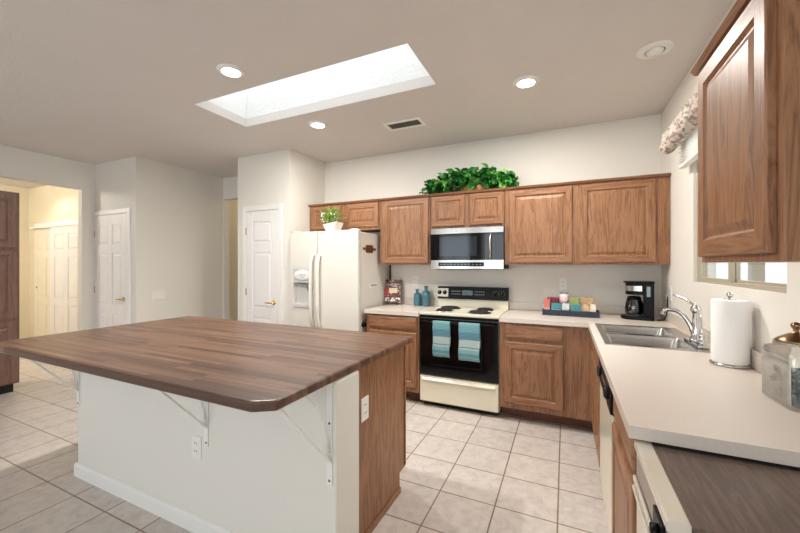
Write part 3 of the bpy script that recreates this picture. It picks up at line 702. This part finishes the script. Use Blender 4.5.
mb.build('stems', 'leafb', t)

# ------------------------------------------------------------------ stove
sx0, sx1, sf = -1.298, -.537, 3.256
t = thing('stove', 'bisque electric stove with black oven door and four coil burners', 'stove', (-.93, 3.55, 0))
box(sx0, sx1, sf+.035, 3.87, .05, .895, .003).build('body', 'bisque', t)
box(sx0+.02, sx1-.02, sf+.07, 3.80, 0, .05).build('base', 'blackmatt', t)
box(sx0-.002, sx1+.002, sf+.004, 3.83, .895, .922, .006).build('cooktop', 'bisque', t)
for x, y, r in ((-1.10, 3.43, .076), (-.745, 3.42, .098), (-1.105, 3.66, .098), (-.74, 3.66, .076)):
    b_ = MB().lathe([(r+.022, .0225), (r+.016, .026), (r+.004, .023), (r-.01, .0225)], (x, y, .90), 32).build('burner', 'chrome', t)
    mb = MB(); pts = [(x+math.cos(a)*(.018+(r-.018)*a/(2*PI*4)), y+math.sin(a)*(.018+(r-.018)*a/(2*PI*4)), .9335) for a in [2*PI*4*k/90 for k in range(91)]]
    mb.tube(pts, .0062, 8); mb.lathe([(0, .0235), (r+.004, .0235), (r+.004, .0265), (0, .0265)], (x, y, .90), 28)
    mb.build('coil', 'coil', b_)
box(sx0, sx1, 3.83, 3.888, .895, 1.012, .004).build('back_riser', 'bisque', t)
g = MB().prism([(3.802, 1.008), (3.818, 1.142), (3.885, 1.142), (3.888, 1.008)], sx0-.002, sx1+.002, 'x', .005).build('control_panel', 'black', t)
gu = Vector((0, .016, .134)).normalized()
GF = ((0, 3.802-.0006, 1.008), (1, 0, 0), tuple(gu), tuple(Vector((1, 0, 0)).cross(gu)))
MB().rings(GF, -1.30, -1.175, .022, .115, [(0, 0), (0, .0012), (.004, .0016)]).build('knob_plate', 'almond', g)
def knob(x, v, r=.019):
    p = Vector(GF[0])+gu*v; n = Vector(GF[3])
    c = p+Vector((x, 0, 0))+n*.002
    return MB().tube([c, c+n*.004, c+n*.006, c+n*.018], [r*1.25, r*1.2, r, r*.9], 18)
for x in (-1.275, -1.215, -.665, -.598):
    k_ = knob(x, .07).build('knob', 'black', g)
    c = Vector(GF[0])+gu*.07+Vector((x, 0, 0))+Vector(GF[3])*.0205
    MB().box(c.x-.0012, c.x+.0012, c.y-.001, c.y+.001, c.z+.002, c.z+.016).build('pointer', 'plate', k_)
    mb = MB()
    for k in range(9):
        a = -2.4+k*.6; cc = Vector(GF[0])+gu*(.07+.029*math.cos(a))+Vector((x+.029*math.sin(a), 0, 0))+Vector(GF[3])*.0014
        mb.box(cc.x-.0018, cc.x+.0018, cc.y-.0012, cc.y+.0006, cc.z-.0018, cc.z+.0018)
    mb.build('dial_marks', 'plate', g)
MB().rings(GF, -1.02, -.90, .045, .10, [(0, 0), (0, .0012), (.003, .0014)]).build('clock_display', plain('green_display', srgb(44, 74, 66), .15), g)
for x0_ in (-1.14, -.88):
  mb = MB()
  for k in range(5):
    for j in range(2): mb.rings(GF, x0_+k*.022, x0_+k*.022+.014, .05+j*.03, .05+j*.03+.010, [(0, 0), (0, .0013)])
  mb.build('button_block', 'grey', g)
d = box(sx0+.004, sx1-.004, sf, sf+.034, .315, .862, .006).build('oven_door', 'blackglass', t)
MB().rings(FY(sf-.0003), -1.18, -.69, .42, .72, [(0, 0), (0, .0015), (.004, .002)]).build('oven_window', 'blackglass', d)
hd = MB().tube([(sx0+.05, sf+.002, .838), (sx0+.05, sf-.034, .838)], .009, 10).tube([(sx1-.05, sf+.002, .838), (sx1-.05, sf-.034, .838)], .009, 10).tube([(sx0+.03, sf-.036, .838), (sx1-.03, sf-.036, .838)], .011, 12).build('handle', 'black', d)
box(sx0+.004, sx1-.004, sf+.006, sf+.034, .868, .8945, .003).build('vent_strip', 'black', t)
d = box(sx0+.004, sx1-.004, sf+.002, sf+.034, .055, .305, .006).build('drawer', 'bisque', t)
MB().prism([(sf+.002, .262), (sf-.014, .262), (sf-.016, .27), (sf+.002, .29)], sx0+.03, sx1-.03, 'x').build('drawer_lip', 'bisque', d)

# dish towels over the oven handle
def towel(x0, x1, zb, label):
    mb = MB(); n = 16; prof = []
    ry, rz, r = sf-.036, .838, .0135
    back = [(ry+r, zz) for zz in (.62, .70, .78, .83)]
    front = [(ry-r-.002*math.sin(k), .83-(.83-zb)*k/10) for k in range(11)]
    top = [(ry+r*math.cos(a), rz+r*math.sin(a)) for a in [PI*k/6 for k in range(7)]]
    prof = back+top+front
    def sheet(off):
        out = []
        for i in range(n+1):
            s_ = i/n; x = x0+(x1-x0)*s_
            for (y, z) in prof:
                low = max(0, (.83-z))/.32
                w_ = .004*math.sin(s_*9+x0*7)*low*(1 if y < ry else .0)
                out.append((x+(.004*math.sin(z*30)*low if i in (0, n) else 0), y-w_+(off if y < ry else -off), z+(off if abs(z-rz) < r*1.1 and z > rz else 0)))
        return out
    P = len(prof); A = sheet(0); B = sheet(-.0022); o = len(A); vs = A+B
    fs = []
    for i in range(n):
        for j in range(P-1):
            a = i*P+j; fs.append((a, a+1, a+P+1, a+P)); fs.append((o+a, o+a+P, o+a+P+1, o+a+1))
    for j in range(P-1): fs.append((j, o+j, o+j+1, j+1)); q = n*P; fs.append((q+j, q+j+1, o+q+j+1, o+q+j))
    for i in range(n): a = i*P; fs.append((a, a+P, o+a+P, o+a)); b_ = a+P-1; fs.append((b_, o+b_, o+b_+P, b_+P))
    mb.add(vs, fs, 0, True)
    ob = mb.build('dish_towel', 'towel'); tag(ob, label, 'towel', 'teal striped towels on the oven door')
    return ob
towel(-1.143, -.976, .515, 'narrower teal striped dish towel on the oven handle nearest the fridge')
towel(-.890, -.697, .505, 'wider teal striped dish towel on the oven handle nearest the sink corner')

# ------------------------------------------------------------------ microwave
t = thing('microwave', 'stainless and black over the range microwave above the stove', 'microwave', (-.92, 3.69, 1.345))
mx0, mx1, mf = -1.277, -.537, 3.53
box(mx0, mx1, mf, YB-.004, 1.342, 1.755, .003).build('body', 'blackmatt', t)
def bowed(x0, x1, z0, z1, y, bow, th, n=14):
    vs = []; fs = []
    for i in range(n+1):
        x = x0+(x1-x0)*i/n; s_ = (x-mx0)/(mx1-mx0); yy = y-bow*4*s_*(1-s_)
        vs += [(x, yy, z0), (x, yy, z1), (x, y+th, z0), (x, y+th, z1)]
    for i in range(n):
        a = i*4; fs += [(a, a+4, a+5, a+1), (a+1, a+5, a+7, a+3), (a+2, a+3, a+7, a+6), (a, a+2, a+6, a+4)]
    fs += [(0, 1, 3, 2), (n*4, n*4+2, n*4+3, n*4+1)]
    return MB().add(vs, fs, 0, False)
bowed(mx0, mx1, 1.70, 1.755, mf-.003, .02, .003).build('top_vent_band', 'steel', t)
d = bowed(mx0, -.615, 1.43, 1.70, mf-.003, .02, .003).build('door', 'blackglass', t)
bowed(mx0+.10, -.79, 1.47, 1.67, mf-.006, .02, .002).build('door_window', 'smoke', d)
bowed(-.615, mx1, 1.43, 1.70, mf-.003, .02, .003).build('side_panel', 'blackglass', t)
MB().tube([(-.655, mf-.015, 1.44), (-.655, mf-.045, 1.465), (-.655, mf-.055, 1.56), (-.655, mf-.045, 1.665), (-.655, mf-.015, 1.69)], .011, 12).build('handle', 'steel', d)
c = bowed(mx0, mx1, 1.342, 1.43, mf-.003, .02, .003).build('control_band', 'steel', t)
bowed(-1.19, -.72, 1.368, 1.408, mf-.006, .02, .002).build('keypad', 'blackglass', c)
mb = MB()
for k in range(12):
    x = -1.17+k*.037; s_ = (x-mx0)/(mx1-mx0); y = mf-.0065-.02*4*s_*(1-s_); mb.box(x, x+.018, y-.001, y+.002, 1.383, 1.391)
mb.build('keys', 'grey', c)
box(mx0+.05, mx1-.05, mf+.03, YB-.03, 1.334, 1.342).build('under_grille', 'blackmatt', t)

# ------------------------------------------------------------------ dishwasher and compactor
t = thing('dishwasher', 'white dishwasher with black control panel beside the sink cabinet', 'dishwasher', (.5, 2.107, 0))
box(.205, .75, 1.805, 2.411, .10, ZT-.004).build('tub', 'blackmatt', t)
box(.188, .205, 1.808, 2.408, .115, .715, .004).build('door', 'bisque', t)
c = box(.180, .205, 1.808, 2.408, .72, .862, .005).build('control_panel', 'black', t)
for y in (1.90, 2.27): MB().lathe([(.03, 0), (.028, -.012), (.02, -.018), (0, -.018)], (.180, y, .79), 20, axis='x').build('knob', 'blackmatt', c)
mb = MB()
for k in range(4): mb.box(.1785, .1802, 2.03+k*.04, 2.055+k*.04, .782, .797)
mb.build('buttons', 'grey', c)
box(.225, .30, 1.808, 2.408, 0, .11).build('toe_panel', 'bisque', t)
t = thing('trash_compactor', 'low appliance with dark wood grain top at the worktop end', 'appliance', (.48, 1.05, 0))
cy0, cy1 = .868, 1.236
box(.207, XR-.004, cy0+.006, cy1-.002, .02, .852, .003).build('body', 'blackmatt', t)
box(.226, XR-.004, cy0, cy1-.018, .852, .870, .002).build('top', 'dwood', t)
box(.226, XR-.004, cy1-.017, cy1, .852, .873, .002).build('gap_shade_strip', 'blackmatt', t)  # shade of the gap below the worktop end, drawn as a black strip
box(.184, .2255, cy0, cy1, .846, .872, .004).build('edge_trim', 'almond', t)
c = box(.189, .207, cy0+.004, cy1-.004, .77, .845, .002).build('control_panel', plain('taupe_panel', srgb(150, 136, 126), .3), t)
MB().box(.181, .189, cy0+.03, cy0+.11, .785, .838, .003).lathe([(.016, 0), (.015, -.014), (0, -.015)], (.181, cy0+.055, .81), 16, axis='x').build('key_switch', 'black', c)
MB().box(.180, .189, cy0+.002, cy1-.002, .752, .768, .003).box(.178, .19, cy0+.002, cy1-.002, .728, .74, .003).build('pull_bar', 'almond', t)
box(.189, .207, cy0+.004, cy1-.004, .10, .725, .003).build('drawer_front', 'almond', t)

# ------------------------------------------------------------------ things on the worktops
def bottle(x, y, r, h, label):
    z = .914; mb = MB().lathe([(0, 0), (r*.9, 0), (r, .006), (r, h*.62), (r*.92, h*.70), (r*.45, h*.78), (r*.40, h*.80), (r*.40, h*.93), (r*.52, h*.94), (r*.52, h), (r*.36, h), (r*.34, h*.82)], (x, y, z+.0005), 24)
    o = mb.build('glass_bottle', 'teal'); return tag(o, label, 'bottle', 'teal glass bottles')
bottle(-1.541, 3.80, .043, .19, 'shorter teal glass bottle beside the patterned cookbook')
bottle(-1.434, 3.80, .046, .228, 'taller teal glass bottle beside the stove')
# propped book with its stand
bk = thing('book', 'dark patterned book with cream panel propped beside the refrigerator', 'book', (-1.835, 3.74, .9145), rotz=math.radians(14))
R = bk.rotation_euler.to_matrix().to_4x4(); TM = Matrix.Translation(bk.location) @ R @ Matrix.Rotation(math.radians(-14), 4, 'X')
def loc(mb):
    mb.v = [tuple(TM @ Vector(p)) for p in mb.v]; return mb
loc(MB().box(-.095, .095, 0, .004, .03, .30, .001)).build('cover', 'cover', bk)
loc(MB().box(-.092, .092, .004, .030, .033, .297)).build('pages', 'paper', bk)
loc(MB().box(-.095, .095, .030, .034, .03, .30, .001)).build('back_cover', 'cover', bk)
o = loc(MB().box(-.045, .055, -.0012, 0, .14, .20)).build('title_panel', plain('cream_panel', srgb(226, 212, 178), .5), bk)
o = loc(MB().box(-.094, -.046, -.0012, 0, .11, .21)).build('red_panel', plain('red_panel', srgb(186, 62, 56), .5), bk)
o = loc(MB().box(-.09, .09, -.0012, 0, .045, .085)).build('white_band', floral('white_band', srgb(235, 232, 226), [srgb(90, 80, 78), srgb(235, 232, 226)], 60), bk)
o = loc(MB().box(-.09, .09, -.0012, 0, .215, .255)).build('pale_band', floral('pale_band', srgb(168, 160, 150), [srgb(70, 62, 60), srgb(200, 196, 190)], 80), bk)
st = thing('book_stand', 'black wire stand holding the patterned book', 'stand', (-1.835, 3.74, .9145), rotz=math.radians(14))
def loc0(mb):
    mb.v = [tuple(Matrix.Translation(bk.location) @ R @ Vector(p)) for p in mb.v]; return mb
loc0(MB().tube([(-.06, -.03, .010), (-.06, -.035, .026), (-.06, .02, .02), (-.06, .05, .02), (-.06, .062, .005)], .0035, 8).tube([(.06, -.03, .010), (.06, -.035, .026), (.06, .02, .02), (.06, .05, .02), (.06, .062, .005)], .0035, 8).tube([(-.06, .05, .02), (.06, .05, .02)], .0035, 8).tube([(0, .05, .02), (0, .082, .13), (0, .10, .003)], .0035, 8).build('wire_frame', 'black', st) if False else MB().tube([(-.06, -.02, .003), (-.06, -.022, .024), (-.06, .06, .022), (-.06, .10, .003)], .003, 8).tube([(.06, -.02, .003), (.06, -.022, .024), (.06, .06, .022), (.06, .10, .003)], .003, 8).tube([(-.06, .07, .018), (.06, .07, .018)], .003, 8)).build('wire_frame', 'black', st)
tag(MB().tube([(-1.935, YB-.012, 1.384), (-1.937, YB-.012, 1.30), (-1.936, YB-.012, 1.19), (-1.935, YB-.012, 1.10)], .011, 8).build('power_cord', 'black'), 'black cord hanging on the wall between fridge and patterned book', 'cord')

# tray of boxes
ty_, tr_ = 3.66, math.radians(-3)
tx_c = .045
t = thing('tray', 'navy blue rectangular tray of snacks on the corner worktop', 'tray', (tx_c, ty_, .9145), rotz=tr_)
TR = Matrix.Translation(t.location) @ Matrix.Rotation(tr_, 4, 'Z')
def tl(mb):
    mb.v = [tuple(TR @ Vector(p)) for p in mb.v]; return mb
tl(MB().box(-.235, .235, -.085, .085, 0, .008).box(-.235, .235, -.085, -.077, .008, .052, .002).box(-.235, .235, .077, .085, .008, .052, .002).box(-.235, -.227, -.077, .077, .008, .052, .002).box(.227, .235, -.077, .077, .008, .052, .002)).build('tray_body', 'navy', t)
def carton(name, u, v, w_, d_, h, c1, c2, label, cat='box', z=.0085, split=.45):
    h *= 1.2; mA, mB_ = plain(name+'_upper', srgb(*c1), .55, var=.3, scale=45), plain(name+'_lower', srgb(*c2), .55, var=.25, scale=60)
    th = thing(name, label, cat, tuple(TR @ Vector((u, v, z))), 'snack packets on the navy tray', rotz=tr_)
    tl(MB().box(u-w_/2, u+w_/2, v-d_/2, v+d_/2, z, z+h, .0015)).build('carton', mA, th)
    tl(MB().box(u-w_/2+.002, u+w_/2-.002, v-d_/2-.001, v-d_/2, z+.003, z+h*split)).build('printed_panel', mB_, th)
carton('tea_box', -.195, -.045, .055, .05, .115, (196, 112, 100), (214, 164, 158), 'coral pink box at the fridge-side end of the tray')
carton('tea_box', -.115, -.05, .085, .04, .085, (70, 134, 142), (180, 202, 202), 'teal and pale box in the tray front beside the coral box')
carton('tea_box', -.035, -.05, .06, .04, .088, (205, 208, 206), (110, 130, 130), 'grey and white box at the middle of the tray front')
carton('tea_box', .05, -.05, .085, .04, .082, (74, 138, 146), (196, 210, 210), 'teal box in the tray front beside the tan packets')
carton('snack_packet', .13, -.05, .04, .035, .085, (214, 180, 140), (170, 120, 84), 'tan packet in the tray front beside the cream cup')
carton('snack_packet', .185, -.045, .045, .045, .09, (232, 222, 204), (214, 196, 168), 'cream packet at the coffee-maker end of the tray')
carton('snack_packet', -.15, .03, .10, .06, .125, (138, 52, 74), (110, 40, 60), 'burgundy box standing behind the coral box', split=.9)
carton('snack_packet', .035, .03, .07, .06, .13, (160, 172, 104), (120, 146, 84), 'yellow green packet standing behind the teal box', split=.5)
carton('snack_packet', .135, .03, .10, .06, .13, (200, 164, 122), (232, 208, 178), 'tan and peach box standing at the tray back', split=.55)
cp = tuple(TR @ Vector((-.055, .03, .0085)))
t2 = thing('candle_jar', 'white labelled candle jar rising from the middle of the tray', 'candle', cp)
MB().lathe([(0, 0), (.036, 0), (.039, .004), (.039, .18), (.036, .188), (.03, .188), (.03, .180), (0, .180)], cp, 24).build('jar', 'paper', t2)
MB().lathe([(.0392, .09), (.0395, .09), (.0395, .165), (.0392, .165)], cp, 24).build('label', plain('pink_label', srgb(222, 190, 188), .6, var=.15, scale=60), t2)
MB().lathe([(0, .1885), (.041, .1885), (.041, .198), (.036, .202), (0, .202)], cp, 24).build('lid', 'chrome', t2)

# coffee maker
cx_, cy_m = .580, 3.66
t = thing('coffee_maker', 'black drip coffee maker with steel band beside the sink', 'coffee maker', (cx_, cy_m, .9145), rotz=math.radians(-8))
CM = Matrix.Translation(t.location) @ Matrix.Rotation(math.radians(-8), 4, 'Z')
def cl(mb):
    mb.v = [tuple(CM @ Vector(p)) for p in mb.v]; return mb
def stadium(x0, x1, w_, n=12):      # rounded on the low-x side
    r = w_/2; return [(x1, -r), (x1, r)]+[(x0+r-r*math.sin(PI*k/n), r*math.cos(PI*k/n)) for k in range(n+1)]
cl(MB().prism(stadium(-.135, .105, .18), 0, .032, 'z', .006)).build('base', 'black', t)
tk = cl(MB().box(.03, .105, -.09, .09, .032, .315, .008)).build('water_tank', 'black', t)
cl(MB().box(.052, .078, -.0915, -.0895, .20, .285)).build('water_gauge', plain('gauge_grey', srgb(120, 136, 138), .2), tk)
hd_ = cl(MB().prism(stadium(-.10, .032, .165), .212, .312, 'z', .004)).build('brew_head', 'black', t)
cl(MB().prism(stadium(-.103, .02, .171), .245, .288, 'z')).build('steel_band', 'steel', hd_)
cl(MB().prism(stadium(-.115, .11, .186), .3125, .326, 'z', .004)).build('lid', 'black', t)
ca = cl(MB().lathe([(0, .036), (.055, .036), (.066, .05), (.07, .09), (.062, .14), (.05, .17), (.05, .178), (.047, .178), (.047, .17), (.058, .14), (.066, .09), (.06, .052), (0, .042)], (-.035, 0, 0), 26)).build('carafe', 'carafe', t)
cl(MB().lathe([(.051, .168), (.054, .17), (.054, .182), (.04, .196), (0, .2)], (-.035, 0, 0), 24)).build('carafe_lid', 'black', ca)
cl(MB().lathe([(.0, .0465), (.062, .0465), (.064, .075), (0, .075)], (-.035, 0, 0), 24)).build('coffee', plain('dark_coffee', srgb(40, 26, 20), .2), ca)
cl(MB().tube([(-.06, -.05, .172), (-.085, -.095, .17), (-.09, -.105, .14), (-.085, -.10, .09), (-.075, -.06, .075)], .008, 8)).build('carafe_handle', 'black', ca)
cl(MB().lathe([(0, .0322), (.062, .0322), (.062, .0352), (0, .0352)], (-.035, 0, 0), 24)).build('warming_plate', 'grey', t)
tag(MB().tube([(.703, 3.62, .920), (.715, 3.60, .919), (.735, 3.64, .919), (.748, 3.62, .921), (.758, 3.58, .97), (.764, 3.576, 1.08), (.764, 3.576, 1.12)], .004, 8).build('power_cord', 'black'), 'black power cord running from the coffee maker to the wall', 'cord')

# paper towels
px, py = .700, 2.16
t = thing('paper_towel_holder', 'steel paper towel holder with round finial beside the faucet', 'holder', (px, py, .9145))
MB().lathe([(0, 0), (.073, 0), (.075, .006), (.071, .012), (0, .013)], (px, py, .9145), 40).build('base', 'steel', t)
MB().lathe([(.006, .012), (.006, .32)], (px, py, .9145), 12).sphere((px, py, .9145+.327), .013).lathe([(0, .3045), (.022, .3045), (.022, .308), (0, .310)], (px, py, .9145), 18).build('post', 'steel', t)
z = .9145+.0135
tag(MB().lathe([(.018, 0), (.067, 0), (.0685, .003), (.0685, .287), (.067, .290), (.018, .290), (.018, 0)], (px, py, z), 44).build('paper_towel_roll', 'paper'), 'white paper towel roll standing on its steel holder', 'paper towel')

# glass canister
gx, gy, gr = .706, 1.648, math.radians(2)
t = thing('glass_canister', 'square clear glass canister with bronze lid at the worktop end', 'canister', (gx, gy, .9145), rotz=gr)
GM = Matrix.Translation(t.location) @ Matrix.Rotation(gr, 4, 'Z')
def rsq(h, r, n=6):
    return [(sx*(h-.004-r)+r*math.cos(a0+PI/2*k/n), sy*(h+.03-r)+r*math.sin(a0+PI/2*k/n)) for sx, sy, a0 in ((1, 1, 0), (-1, 1, PI/2), (-1, -1, PI), (1, -1, 1.5*PI)) for k in range(n+1)]
def loft(levels):
    L = [[(a, b, z_) for a, b in rsq(h, r)] for h, r, z_ in levels]; n = len(L[0]); vs = [p for l_ in L for p in l_]
    fs = [(j*n+k, j*n+(k+1) % n, (j+1)*n+(k+1) % n, (j+1)*n+k) for j in range(len(L)-1) for k in range(n)]
    fs.append(tuple(range(n))[::-1]); fs.append(tuple((len(L)-1)*n+k for k in range(n)))
    return MB().add(vs, fs, 0, True)
def gl(mb):
    mb.v = [tuple(GM @ Vector(p)) for p in mb.v]; return mb
gl(loft([(.056, .014, 0), (.06, .016, .006), (.06, .016, .165), (.056, .02, .182), (.044, .03, .190), (.044, .03, .205), (.041, .028, .205), (.041, .028, .188), (.0535, .018, .180), (.0575, .015, .164), (.0575, .015, .010), (.05, .012, .008)])).build('jar', 'jarglass', t)
ld = gl(MB().lathe([(0, .2055), (.05, .2055), (.053, .209), (.048, .216), (.034, .226), (.02, .234), (.008, .24), (.007, .248), (.012, .256), (.014, .264), (.009, .272), (0, .275)], (0, 0, 0), 28)).build('lid', 'bronze', t)
gl(MB().box(-.0515, -.0505, -.082, .082, .012, .165)).build('frosted_side', plain('frosted_white', srgb(226, 222, 212), .6), t)
mb = MB()
fl = random.Random(3)
for q in range(16):
    u, v = fl.uniform(-.065, .02), fl.uniform(.03, .125)
    for k in range(5):
        a = 2*PI*k/5; mb.box(-.0566, -.0560, u+.007*math.cos(a)-.0022, u+.007*math.cos(a)+.0022, v+.007*math.sin(a)-.0022, v+.007*math.sin(a)+.0022)
gl(mb).build('etched_flowers', plain('etched_grey', srgb(150, 148, 142), .6), t)
mb = MB(); rg = random.Random(5)
mb2 = loft([(.046, .012, .0105), (.0525, .014, .013), (.0525, .014, .098), (.046, .012, .102)]); mb2.v = [(p[0]+.003, p[1]*1.04, p[2]) for p in mb2.v]; mb.v += mb2.v; mb.f += mb2.f; mb.m += mb2.m; mb.sm += mb2.sm
for k in range(420):
    s_ = rg.choice((0, 1, 2, 3, 4)); a, b, h_ = rg.uniform(-.053, .053), rg.uniform(-.053, .053), rg.uniform(.016, .10)
    p = {0: (-.0475, a*1.5, h_), 1: (.0505, a*1.5, h_), 2: (a*.92, -.0845, h_), 3: (a*.92, .0845, h_), 4: (a*.92, b*1.5, .1025)}[s_]
    q = .0026; b2 = bmesh.new(); bmesh.ops.create_icosphere(b2, subdivisions=1, radius=q)
    for v in b2.verts: v.co += Vector(p)
    mb.bm(b2)
g_ = gl(mb).build('granules', 'granule'); tag(g_, 'blue grey granules filling the glass canister', 'granules', kind='stuff')

# ------------------------------------------------------------------ wall plates
def wall_plate(name, label, fr, u, v, hw, hh, cat, kind):
    o_, U, V, W = [Vector(q) for q in fr]
    t = thing(name, label, cat, tuple(o_+U*u+V*v))
    p = plate(fr, u-hw, u+hw, v-hh, v+hh).build('plate', 'plate', t)
    if kind == 'outlet':
        for dz in (-.02, .02):
            s_ = MB().rings(fr, u-.017, u+.017, v+dz-.014, v+dz+.014, [(0, .0055), (0, .0065), (.002, .007)]).build('socket', 'plate', t)
            mb = MB()
            for du in (-.007, .007): mb.rings(fr, u+du-.0015, u+du+.0015, v+dz-.003, v+dz+.007, [(0, .0066), (0, .0073)])
            mb.build('slots', 'blackmatt', s_)
    else:
        n = kind
        for k in range(n):
            uu = u+(k-(n-1)/2)*.046
            MB().rings(fr, uu-.016, uu+.016, v-.033, v+.033, [(0, .0055), (0, .008), (.003, .0085)]).build('rocker', 'plate', t)
wall_plate('wall_outlet', 'white outlet plate on the back wall above the teal bottles', FY(YB-.0005), -1.612, 1.19, .036, .058, 'outlet', 'outlet')
wall_plate('wall_outlet', 'white outlet plate on the back wall above the snack tray', FY(YB-.0005), -.018, 1.19, .036, .058, 'outlet', 'outlet')
wall_plate('wall_outlet', 'white outlet plate on the window wall behind the coffee maker', FX(XR-.0005), 3.576, 1.15, .036, .06, 'outlet', 'outlet')
wall_plate('light_switch', 'wide white rocker switch plate on the wall beside the closet door', FXp(-4.8695), 2.93, .985, .085, .06, 'light switch', 3)

# ------------------------------------------------------------------ valance and blind
t = thing('window_blind', 'white raised mini blind at the top of the kitchen window', 'blind', (.745, 2.46, 2.05))
box(.715, .765, 1.86, 3.09, 2.285, 2.325, .003).build('headrail', 'trim', t)
mb = MB()
for k in range(10):
    z = 2.09+k*.0205
    mb.add([(.722, 1.87, z-.001), (.722, 3.085, z-.001), (.743, 3.085, z+.002), (.743, 1.87, z+.002), (.764, 1.87, z-.001), (.764, 3.085, z-.001)], [(0, 1, 2, 3), (3, 2, 5, 4)])
mb.build('slats', 'trim', t)
box(.722, .764, 1.87, 3.085, 2.052, 2.072, .004).build('bottom_rail', 'trim', t)
mb = MB()
for y in (2.98, 2.46, 1.95): mb.tube([(.743, y, 2.07), (.743, y, 2.29)], .0015, 6)
mb.build('cords', 'trim', t)
# gathered fabric valance on a rod
t = thing('valance', 'gathered floral fabric valance above the kitchen window', 'valance', (.70, 2.45, 2.19))
n, P = 150, 16; vs = []; y0, y1 = 1.74, 3.15; rv = random.Random(11)
xb = XR-.004; xf = .648
jit = [rv.uniform(-1, 1) for _ in range(n+2)]
for i in range(n+1):
    y = y0+(y1-y0)*i/n; wv = 1.5*math.sin(i*1.25+jit[i]*.6); wv2 = math.sin(i*.37+1)
    ring_ = [(.712, 2.205), (.70, 2.198+.006*wv), (xf+.02, 2.192+.010*wv), (xf-.004+.010*wv, 2.20), (xf-.012+.012*wv, 2.23), (xf-.010+.008*wv2, 2.26), (xf-.006+.008*wv2, 2.29), (xf-.004+.010*wv, 2.315), (xf+.012, 2.335+.010*wv), (.70, 2.338+.004*wv), (xb, 2.335)]
    vs += [(x, y, z) for x, z in ring_]
P = 11; fs = [(i*P+j, i*P+j+1, (i+1)*P+j+1, (i+1)*P+j) for i in range(n) for j in range(P-1)]
fs += [tuple(range(P)), tuple(n*P+j for j in range(P))[::-1]]
MB().add(vs, fs, 0, True).build('fabric', 'floral', t)
MB().tube([(.70, 1.76, 2.30), (.70, 3.13, 2.30)], .008, 8).build('rod', 'trim', t)
